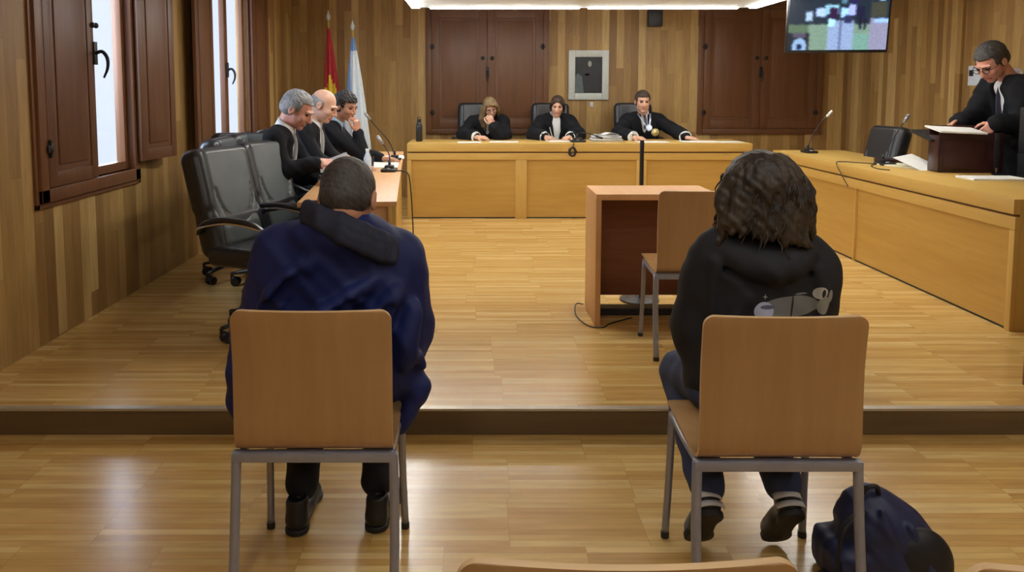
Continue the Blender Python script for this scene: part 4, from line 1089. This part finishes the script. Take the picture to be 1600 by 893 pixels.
paper('white sheets on the bench in front of the fair-haired woman', (.30, 8.52, TB), .32, .2, -.05)
paper('white sheet under the hand of the woman writing', (.95, 8.62, TB), .30, .21, .1)
paper('white sheets in front of the man with the medallion', (1.95, 8.50, TB), .34, .22, 0)
paper('long white papers by the spread left hand of the man with the medallion', (2.48, 8.56, TB), .42, .24, -.04)
paper('white papers at the right end of the judges\' bench', (2.80, 8.50, TB), .26, .22, .08)
# stack of files between the two right judges
st = [(.34, .25, .012, 'greyfile', 0), (.33, .24, .015, 'paper', .06), (.32, .25, .014, 'greyfile', -.05), (.30, .22, .016, 'paper', .1), (.28, .22, .012, 'greyfile', -.12)]
z = TB; lb = ['bottom', 'second from the bottom', 'middle', 'fourth from the bottom', 'topmost']
for (w, h, th, m, r), nm in zip(st, lb):
    bm = bmn(); box(bm, (-w/2, -h/2, 0), (w/2, h/2, th), .002); tag(at(obj('document_folder', bm, m), (1.47, 8.72, z), r), ('white' if m == 'paper' else 'grey')+' bundle of documents, %s of the stack on the judges\' bench' % nm, 'folder', 'stack of files on the judges\' bench'); z += th+.0005
paper('crumpled white sheet lying on top of the stack of files', (1.50, 8.70, z), .16, .12, .3, bend=.02)
# pen in the writing hand
bm = bmn(); cyl(bm, (.865, 8.73, .965), (.835, 8.80, 1.09), .005, seg=8); tag(obj('pen', bm, 'greyfile'), 'pen held by the woman writing on the bench', 'pen')
# bottle
bt = thing('water_bottle', 'dark steel water bottle standing on the left end of the judges\' bench', 'bottle', (-.648, 8.62, TB))
bm = bmn(); lathe(bm, [(.034, 0), (.037, .004), (.037, .165), (.030, .20), (.021, .212)], 24); obj('bottle_body', bm, 'blackp', bt, 'auto')
bm = bmn(); lathe(bm, [(.021, .212), (.023, .214), (.023, .245), (.018, .25)], 20); tube(bm, [(-.016, 0, .245), (-.012, 0, .27), (.012, 0, .27), (.016, 0, .245)], .004, 8, 4); obj('bottle_cap', bm, 'blackp', bt, 'auto')
# microphones
def desk_mic(label, loc, rz, pts, tip='steel', flatbase=True, wb=.06):
    t = thing('gooseneck_microphone', label, 'microphone', loc, rz)
    bm = bmn(); box(bm, (-wb, -.075, 0), (wb, .075, .022), .008); box(bm, (-wb*.6, -.03, .02), (wb*.6, .065, .048), .012); obj('mic_base', bm, 'blackp', t, 'auto')
    bm = bmn(); cyl(bm, (.0, -.045, .022), (.0, -.045, .030), .016, seg=16); obj('talk_button', bm, 'greyfile', t, 'auto')
    bm = bmn(); tube(bm, [(0, .03, .04)]+pts, .0048, 8, 5); cyl(bm, (0, .03, .04), (0, .03, .085), .011, seg=12); obj('gooseneck', bm, 'blackp', t, True)
    a, b = V(pts[-2]), V(pts[-1]); d = (b-a).normalized(); bm = bmn(); cyl(bm, b-d*.01, b+d*.052, .013, seg=14); sph(bm, b+d*.052, .013, seg=12); sph(bm, b-d*.01, .011, seg=10); obj('mic_capsule', bm, tip, t, True)
    return t
GM = 'gooseneck microphones'
desk_mic('white-tipped gooseneck microphone at the far end of the side bench', (3.30, 7.60, PZ+.776), 0, [(.03, .03, .15), (.12, .03, .30), (.185, .03, .37)], 'paper')['group'] = GM
desk_mic('gooseneck microphone on the side bench beside the cream papers', (3.40, 6.37, PZ+.776), .0, [(.03, .03, .14), (.10, .03, .26), (.165, .03, .365)], 'steel')['group'] = GM
desk_mic('gooseneck microphone on the counsel table, nearer one, neck leaning to the left', (-.70, 6.10, PZ+.751), 0, [(0, .03, .12), (-.02, .03, .17), (-.06, .03, .23)], 'greyfile')['group'] = GM
desk_mic('gooseneck microphone with a long neck, farther one on the counsel table', (-.76, 7.05, PZ+.751), 0, [(-.05, .03, .17), (-.16, .02, .30), (-.23, .0, .39)], 'greyfile')['group'] = GM
m = desk_mic('low black microphone base on the judges\' bench next to the stack of files', (1.12, 8.52, TB), 0, [(.0, .03, .09), (.10, .03, .10), (.22, .0, .06)], 'blackp', wb=.085); m['group'] = GM
# dark star-shaped coil hanging on the bench front
bm = bmn()
for k in range(7):
    a = 2*PI*k/7; tube(bm, [V((.045*math.cos(a+j*.9)*(.7+.3*math.cos(j*2)), -.006*math.sin(j*1.3), .05*math.sin(a+j*.9))) for j in range(6)], .006, 8, 3)
tube(bm, [(0, -.004, .04), (.01, -.014, .085), (.012, .02, .098), (.02, .10, .096)], .005, 8, 4)
tag(at(obj('cable_coil', bm, 'dark', None, True), (1.035, 8.280, DZ-.09)), 'small dark coil of cable hanging over the front edge of the judges\' bench', 'cable')
# black pole rising behind the witness desk
t = thing('microphone_stand', 'thin black pole standing between the witness desk and the judges\' bench', 'stand', (1.085, 5.03, PZ))
bm = bmn(); lathe(bm, [(.13, 0), (.13, .012), (.03, .022), (.016, .04)], 32); obj('stand_base', bm, 'blackp', t, 'auto')
bm = bmn(); cyl(bm, (0, 0, .03), (0, 0, .72), .013, seg=14); cyl(bm, (0, 0, .70), (0, 0, .74), .019, seg=14); cyl(bm, (0, 0, .74), (0, 0, 1.045), .014, seg=14); obj('stand_pole', bm, 'blackp', t, 'auto')
bm = bmn(); cyl(bm, (0, 0, 1.045), (0, 0, 1.07), .015, .012, seg=14); obj('pole_cap', bm, 'dark', t, 'auto')
# counsel table: papers, glass, plastic cup, bottle
TT = PZ+.751
paper('white sheets on the counsel table in front of the second and third men', (-.86, 6.62, TT), .36, .5, .08)
paper('white sheets spread on the far end of the counsel table', (-.93, 7.35, TT), .46, .34, .1)
paper('small white sheet near the first microphone on the counsel table', (-.93, 5.55, TT), .22, .3, .1)
o = paper('paper held up by the grey-haired man at the counsel table', (-.985, 5.28, 1.02), .21, .30, .15, 'greyfile', .002); o.rotation_euler = (.15, -.35, .2)
t = thing('water_bottle', 'clear plastic bottle on the counsel table by the second man\'s hands', 'bottle', (-.85, 5.95, TT))
bm = bmn(); lathe(bm, [(.028, 0), (.031, .005), (.031, .12), (.014, .16), (.013, .175)], 20); obj('bottle_body', bm, 'water', t, 'auto')
bm = bmn(); lathe(bm, [(.015, .175), (.015, .192)], 16); obj('bottle_cap', bm, 'paper', t, 'auto')
bm = bmn(); lathe(bm, [(.030, 0), (.036, .09), (.034, .09), (.029, .004)], 20); tag(at(obj('glass', bm, 'blackp', None, 'auto'), (-.90, 6.45, TT)), 'small dark tumbler on the counsel table near the white sheets', 'glass')
# side bench: briefcase, papers, cables
SZ = PZ+.776
t = thing('briefcase', 'open burgundy leather briefcase standing on the side bench', 'briefcase', (3.725, 5.84, SZ), math.radians(-6))
bm = bmn(); w, d, h = .46, .17, .30
for a, b in (((-w/2, -d/2, 0), (w/2, -d/2+.012, h)), ((-w/2, d/2-.012, 0), (w/2, d/2, h+.03)), ((-w/2, -d/2, 0), (-w/2+.012, d/2, h-.02)), ((w/2-.012, -d/2, 0), (w/2, d/2, h-.02)), ((-w/2, -d/2, 0), (w/2, d/2, .012))): box(bm, a, b, .005)
box(bm, (-w/2+.03, -d/2-.008, .03), (w/2-.13, -d/2, h-.05), .004)
obj('case_body', bm, 'case', t, 'auto')
bm = bmn(); box(bm, (.16, -d/2-.012, .02), (.20, -d/2+.0, h), .003); obj('strap', bm, 'leather', t, 'auto')
bm = bmn(); box(bm, (.17, -d/2-.016, .005), (.19, -d/2-.008, .04), .002); obj('buckle', bm, 'chrome', t, 'auto')
bm = bmn(); box(bm, (-w/2, d/2, h-.04), (w/2, d/2+.012, h+.05), .005); box(bm, (-.07, d/2+.012, h+.01), (.07, d/2+.03, h+.03), .005); obj('flap', bm, 'case', t, 'auto')
t2 = paper('grey-white document lying across the top of the open briefcase', (3.63, 5.82, SZ+.315), .33, .26, -.1, 'greyfile', .012); t2.data.materials[0] = M['paper']; t2.rotation_euler = (.12, .04, -.1)
bm = bmn(); box(bm, (-.15, -.13, 0), (.15, .13, .02), .003); o = tag(at(obj('document_folder', bm, 'leather', None, 'auto'), (3.60, 5.99, SZ+.26), .1), 'dark folder sticking up behind the document on the briefcase', 'folder'); o.rotation_euler = (.25, 0, .1)
paper('open cream papers lying at an angle beside the briefcase', (3.50, 6.20, SZ), .22, .42, .3, 'papery', .012)
o = paper('white sheet propped against the left side of the briefcase', (3.50, 6.08, SZ+.045), .20, .28, .35); o.rotation_euler = (.32, -.12, .35)
paper('white sheets on the side bench at the right edge, below the briefcase', (3.62, 5.36, SZ), .38, .22, -.04, 'paper', .012)
bm = bmn(); box(bm, (-.13, -.10, 0), (.13, .10, .03), .006); tag(at(obj('notebook', bm, 'case', None, 'auto'), (3.62, 6.62, SZ), .2), 'dark brown notebook on the side bench beside the microphone', 'notebook')
bm = bmn(); tube(bm, [(3.37, 6.33, SZ+.006), (3.28, 6.50, SZ+.004), (3.14, 6.62, SZ+.004), (3.068, 6.52, SZ-.005), (3.062, 6.42, SZ-.08), (3.066, 6.30, SZ-.17)], .004, 8, 6)
tag(obj('cable', bm, 'dark', None, True), 'black cable running from the nearer side bench microphone and hanging over its front', 'cable')
bm = bmn(); tube(bm, [(3.34, 6.40, SZ+.006), (3.22, 6.24, SZ+.004), (3.16, 6.02, SZ+.004), (3.20, 5.92, SZ+.004)], .004, 8, 6)
tag(obj('cable', bm, 'dark', None, True), 'short black cable lying loose on the side bench', 'cable')
bm = bmn(); tube(bm, [(-.66, 6.05, TT+.01), (-.56, 6.02, TT+.004), (-.525, 6.0, TT-.08), (-.50, 5.95, .45), (-.49, 5.9, .14), (-.44, 5.8, .125), (-.40, 5.95, .125), (-.44, 6.1, .125)], .005, 8, 6)
tag(obj('cable', bm, 'dark', None, True), 'black cable hanging from the counsel table to the floor', 'cable')
bm = bmn(); tube(bm, [(.95, 4.62, PZ+.006), (.80, 4.50, PZ+.006), (.74, 4.42, PZ+.006), (.66, 4.46, PZ+.006), (.61, 4.62, PZ+.02), (.63, 4.78, PZ+.045), (.69, 4.90, PZ+.01)], .004, 8, 6)
tag(obj('cable', bm, 'dark', None, True), 'black cable looping on the floor round the left foot of the witness desk', 'cable')

# ------------------------------------------------------------------ wall things
t = thing('framed_picture', 'dark portrait picture in a pale silver frame on the back wall', 'picture', (1.445, YB, 1.39))
w, h, f = .52, .635, .085; bm = bmn()
for a, b in (((-w/2, -.035, 0), (-w/2+f, -.002, h)), ((w/2-f, -.035, 0), (w/2, -.002, h)), ((-w/2+f, -.035, 0), (w/2-f, -.002, f)), ((-w/2+f, -.035, h-f), (w/2-f, -.002, h))): box(bm, a, b, .006)
obj('frame', bm, 'frame', t, 'auto')
bm = bmn(); box(bm, (-w/2+f, -.018, f), (w/2-f, -.01, h-f)); 
def pm_(bm, poly, m): prism(bm, poly, -.0195, -.0180, m)
pm_(bm, [(-.17, .09), (-.06, .09), (-.08, .30), (-.14, .34), (-.17, .30)], 1)
cyl(bm, (.015, -.0196, .475), (.015, -.018, .475), .001, seg=3)
v = bmesh.ops.create_cone(bm, cap_ends=True, segments=20, radius1=.024, radius2=.024, depth=.0015, matrix=Matrix.Translation((.015, -.0190, .462)) @ Matrix.Diagonal((1, 1, 1.6, 1)) @ Matrix.Rotation(PI/2, 4, 'X'))['verts']
for fc in {fc for q in v for fc in q.link_faces}: fc.material_index = 2
pm_(bm, [(-.06, .10), (.14, .10), (.12, .36), (.06, .42), (-.03, .42), (-.09, .34)], 3)
pm_(bm, [(-.05, .31), (.0, .315), (.01, .34), (-.04, .335)], 1)
M['pic1'] = plain('picture_grey', (.10, .13, .13, 1), .4); M['pic2'] = plain('picture_face', (.34, .33, .29, 1), .4); M['pic3'] = plain('picture_figure', (.018, .019, .024, 1), .4)
obj('portrait', bm, ['fblack', 'pic1', 'pic2', 'pic3'], t)
bm = bmn(); box(bm, (-.02, -.02, 0), (.02, -.001, .06), .004); box(bm, (-.012, -.026, .02), (.012, -.02, .045), .002); tag(at(obj('wall_socket', bm, 'fwhite', None, 'auto'), (1.49, YB, 1.30)), 'tiny white fitting on the back wall just below the picture', 'socket')
t = thing('wall_speaker', 'small black loudspeaker mounted high on the back wall, right of the picture', 'speaker', (2.27, YB, 2.32))
bm = bmn(); box(bm, (-.09, -.16, 0), (.09, -.05, .30), .015); obj('cabinet', bm, 'blackp', t, 'auto')
bm = bmn(); box(bm, (-.03, -.05, .10), (.03, -.001, .2), .003); obj('bracket', bm, 'dark', t, 'auto')
bm = bmn(); cyl(bm, (0, -.167, .10), (0, -.158, .10), .06, seg=24); cyl(bm, (0, -.167, .23), (0, -.158, .23), .025, seg=20); obj('driver', bm, 'leather', t, 'auto')
t = thing('light_switch', 'white light switch plate with a dark button on the right wall, beside the lawyer\'s face', 'switch', (XR, 7.41, 1.56), 0)
bm = bmn(); box(bm, (-.014, -.12, 0), (-.001, .11, .19), .004); obj('switch_plate', bm, 'fwhite', t, 'auto')
bm = bmn(); box(bm, (-.02, .03, .09), (-.012, .09, .15), .003); obj('switch_button', bm, 'blackp', t, 'auto')
# television
N = 144; H_ = 80
def screen_col(u, v):
    """u 0..1 left-right, v 0..1 top-bottom: what the courtroom camera shows"""
    c = (.10, .15, .20)
    if v > .52: c = (.42, .52, .46)
    if v > .52 and u < .2: c = (.30, .38, .30)
    if v > .45 and .40 < u < .66: c = (.50, .58, .72)
    if v > .45 and .52 < u < .535: c = (.25, .27, .42)
    if v > .42 and u > .82: c = (.50, .50, .60)
    if .42 < v < .5 and u > .86: c = (.55, .70, .95)
    if v > .70 and .66 < u < .82: c = (.40, .56, .52)
    for (a, b, t0, t1, cc) in ((.17, .24, .28, .46, (.60, .70, .80)), (.27, .38, .22, .38, (.62, .72, .92)), (.36, .50, .16, .34, (.50, .70, .78)), (.52, .60, .22, .40, (.58, .75, .95)), (.60, .67, .16, .36, (.60, .64, .92)),
                            (.41, .49, .22, .42, (.16, .08, .22)), (.56, .64, .36, .5, (.14, .16, .30)), (.68, .76, .20, .42, (.08, .09, .20)), (.71, .735, .42, .62, (.05, .06, .14)), (.76, .78, .42, .62, (.05, .06, .14)),
                            (.40, .47, .42, .56, (.62, .86, .95)), (.90, .96, .02, .10, (.65, .85, 1.0)), (.82, .98, .12, .40, (.22, .23, .20)), (.52, .58, .04, .14, (.30, .45, .55)), (.60, .70, .02, .14, (.12, .12, .28))):
        if a < u < b and t0 < v < t1: c = cc
    if u < .215 and v > .68:
        c = (.10, .12, .16); r = ((u-.12)/.075)**2+((v-.94)/.17)**2
        if r < 1: c = (.50, .62, .76)
        if r < .12: c = (.06, .12, .26)
        if v < .76 and .05 < u < .18: c = (.28, .26, .34)
    return c
TVL = V((3.455, 7.46, 1.875)); tv = thing('television', 'flat television hanging from the ceiling in the right corner, showing the courtroom camera', 'television', TVL, math.radians(-9))
w, h = .93, .56; TV = Matrix.Rotation(math.radians(8), 4, 'X')
bm = bmn(); box(bm, (-w/2, -.015, 0), (w/2, .035, h), .008, 0, TV); box(bm, (-.2, .03, .12), (.2, .06, .45), .01, 0, TV); obj('tv_case', bm, 'blackp', tv, 'auto')
bm = bmn(); cl = bm.loops.layers.color.new('scr')
bz = .018
for i in range(N):
    for j in range(H_):
        x0, x1 = -w/2+bz+(w-2*bz)*i/N, -w/2+bz+(w-2*bz)*(i+1)/N; z0, z1 = .028+(h-.05)*j/H_, .028+(h-.05)*(j+1)/H_
        vs = [bm.verts.new(TV @ V((x, -.0165, z))) for x, z in ((x0, z0), (x1, z0), (x1, z1), (x0, z1))]
        f = bm.faces.new(vs); u, v = (i+.5)/N, 1-(j+.5)/H_
        jit = 1.0; du, dv = .003*math.sin(v*70+u*20), .005*math.sin(u*60-v*25); c = np.mean([screen_col(u+du+a_, v+dv+b_) for a_ in (-.010, 0, .010) for b_ in (-.016, 0, .016)], axis=0)*(.93+.14*random.random())
        for l in f.loops: l[cl] = (*c, 1)
t = NT('tv_screen'); a = t.node('ShaderNodeVertexColor', layer_name='scr'); t.col((.01, .01, .01, 1)); t.link(a.outputs[0], t.b.inputs['Emission Color']); t.b.inputs['Emission Strength'].default_value = 1.25; t.rough(.2); M['screen'] = t.m
obj('tv_screen', bm, 'screen', tv)
bm = bmn(); cyl(bm, (0, .09, .3), (0, .09, ZC-TVL.z-.002), .02, seg=14); box(bm, (-.05, .045, .24), (.05, .11, .36), .006); obj('ceiling_mount', bm, 'blackp', tv, 'auto')
t = thing('equipment_rack', 'tall black ribbed equipment cabinet just entering the picture at the right edge', 'cabinet', (3.97, 5.42, PZ))
bm = bmn(); box(bm, (0, 0, 0), (.42, .20, 1.27), .008); obj('cabinet_body', bm, 'blackp', t, 'auto')
for k in range(8):
    bm = bmn(); box(bm, (-.006, .02, .05+k*.15), (.0, .18, .185+k*.15), .004); box(bm, (.02, -.008, .05+k*.15), (.40, .001, .185+k*.15), .004); obj('rack_unit', bm, 'leather', t, 'auto')
# flags
def flag(label, x, y, top, mats, bands, lean, fold=.0, wid=.13):
    t = thing('flag', label, 'flag', (x, y, PZ))
    H = top-PZ; bm = bmn(); lathe(bm, [(.15, 0), (.15, .02), (.05, .05), (.03, .09)], 24); obj('flag_base', bm, 'gold', t, 'auto')
    bm = bmn(); cyl(bm, (0, 0, .05), (lean, 0, H-.10), .013, seg=12); obj('flag_pole', bm, 'desk_z', t, True)
    bm = bmn(); lathe(bm, [(.006, 0), (.022, .02), (.026, .05), (.014, .085), (.004, .12)], 14, (lean, 0, H-.10)); obj('finial', bm, 'frame', t, True)
    # cloth: pleated cone falling from the top of the pole
    bm = bmn(); rows = 26; seg = 72; G = []
    for i in range(rows+1):
        s = i/rows; z = H-.16-s*(H-.16-.55); R0 = .012+wid*s**.75
        row = []
        for k in range(seg):
            a = 2*PI*k/seg; r = R0*(1+.28*math.sin(a*7+s*2.0)*min(1, s*3))
            row.append(bm.verts.new((lean*(1-s*.9)+r*math.cos(a)*1.0+.02*s, r*math.sin(a)*.75, z-.05*math.sin(a*3)*s)))
        G.append(row)
    for i in range(rows):
        for k in range(seg):
            f = bm.faces.new((G[i][k], G[i][(k+1) % seg], G[i+1][(k+1) % seg], G[i+1][k])); f.material_index = bands((i+.5)/rows, (k+.5)/seg)
    bm.faces.new(G[0][::-1]); bm.faces.new(G[-1])
    obj('flag_cloth', bm, mats, t, True); return t
flag('red and yellow flag drooping on its pole in the left back corner', -1.70, 9.05, 2.42, ['red', 'yellow'],
     lambda s, a: 1 if (s > .22 and (a*1.0 > .44 and a < .58 and s < .9)) or (s > .34+.9*abs(a-.75)) else 0, -.03, wid=.11)
flag('white and pale blue flag drooping on its pole, right of the red and yellow flag', -1.42, 9.0, 2.30, ['fwhite', 'fblue'],
     lambda s, a: 1 if s < .10 or (.42 < a < .64 and s < .55) else 0, -.02, wid=.13)
# backpack
p = thing('backpack', 'navy backpack slumped on the floor at the right of the hoodie wearer\'s chair', 'backpack', (1.26, 2.30, 0)); BAG = p
sc = Sculpt(.006)
sc.ell((1.30, 2.34, .15), (.165, .12, .17), None, .05); sc.ell((1.24, 2.34, .245), (.105, .10, .125), None, .06); sc.ell((1.37, 2.33, .10), (.13, .12, .12), None, .05)
sc.rbox((1.25, 2.34, .08), (.14, .08, .05), .03, None, .05)
sc.cap((1.235, 2.245, .33), (1.30, 2.215, .05), .012, .014, .02); sc.cap((1.33, 2.235, .27), (1.42, 2.20, .06), .010, .012, .02)
sc.rbox((1.0, 2.34, -.06), (1, 1, .06), 0, None, .004, True); sc.warp(wob(.004, 30, 22, 36)); sc.warp(wob(.002, 80, 60, 50, 1))
sobj('bag_body', sc, ['bag'], p)
sc = Sculpt(.006); sc.ell((1.375, 2.25, .13), (.11, .05, .13), None, .03); sc.ell((1.43, 2.29, .10), (.07, .08, .11), None, .03); sc.rbox((1.3, 2.3, -.06), (1, 1, .06), 0, None, .004, True)
o = sobj('front_pocket', sc, ['bagblack'], p)
q = V(p.location); bm = bmn(); tube(bm, [V(v)-q for v in ((1.175, 2.25, .33), (1.10, 2.23, .28), (1.075, 2.22, .17), (1.09, 2.23, .06), (1.13, 2.25, .015))], [.016, .014, .008, .010, .012], 8, 6, flat=.5); obj('shoulder_strap', bm, 'bagblack', p, True)
bm = bmn(); tube(bm, [V(v)-q for v in ((1.19, 2.30, .355), (1.20, 2.29, .395), (1.235, 2.29, .40), (1.25, 2.30, .365))], .009, 8, 5); obj('carry_handle', bm, 'bagblack', p, True)
sc = Sculpt(.005); sc.ell((1.10, 2.30, .03), (.06, .04, .025), None, .02); sc.cap((1.04, 2.26, .03), (1.04, 2.25, .08), .012, .006, .015); sc.rbox((1.0, 2.3, -.06), (1, 1, .06), 0, None, .004, True); sobj('side_strap', sc, ['bagblack'], p)

BAG.scale = (.86, .9, .80); BAG.location = (1.235, 2.25, 0)
# ------------------------------------------------------------------ light and camera
def area(name, loc, target, sx, sy, power, col=(1, 1, 1)):
    l = bpy.data.lights.new(name, 'AREA'); l.shape = 'RECTANGLE'; l.size = sx; l.size_y = sy; l.energy = power; l.color = col
    o = bpy.data.objects.new(name, l); C.objects.link(o); o.location = loc
    o.rotation_euler = (V(target)-V(loc)).to_track_quat('-Z', 'Y').to_euler(); return o
w = bpy.data.worlds.new('daylight'); S.world = w; w.use_nodes = True
bg = w.node_tree.nodes['Background']; bg.inputs[0].default_value = (.80, .84, 1, 1); bg.inputs[1].default_value = 1.05
area('daylight_through_window', (XL-.9, 4.4, 2.0), (0, 4.0, 1.0), 1.3, 1.6, 110, (.80, .88, 1))
area('daylight_through_far_window', (XL-.9, 7.2, 2.0), (0, 7.2, 1.2), 1.3, 1.6, 60, (.80, .88, 1))
cam = bpy.data.cameras.new('camera'); co_ = bpy.data.objects.new('camera', cam); C.objects.link(co_); S.camera = co_
co_.location = (0, 0, 1.52); co_.rotation_euler = (PI/2-math.atan(100/1200), 0, 0)
cam.sensor_fit = 'HORIZONTAL'; cam.sensor_width = 36; cam.lens = 36*1200/1600; cam.shift_x = 55/1600; cam.shift_y = -206.5/1600; cam.clip_start = .05
S.view_settings.view_transform = 'Standard'; S.view_settings.look = 'None'; S.view_settings.exposure = .42; S.view_settings.gamma = 1; S.view_settings.use_curve_mapping = False
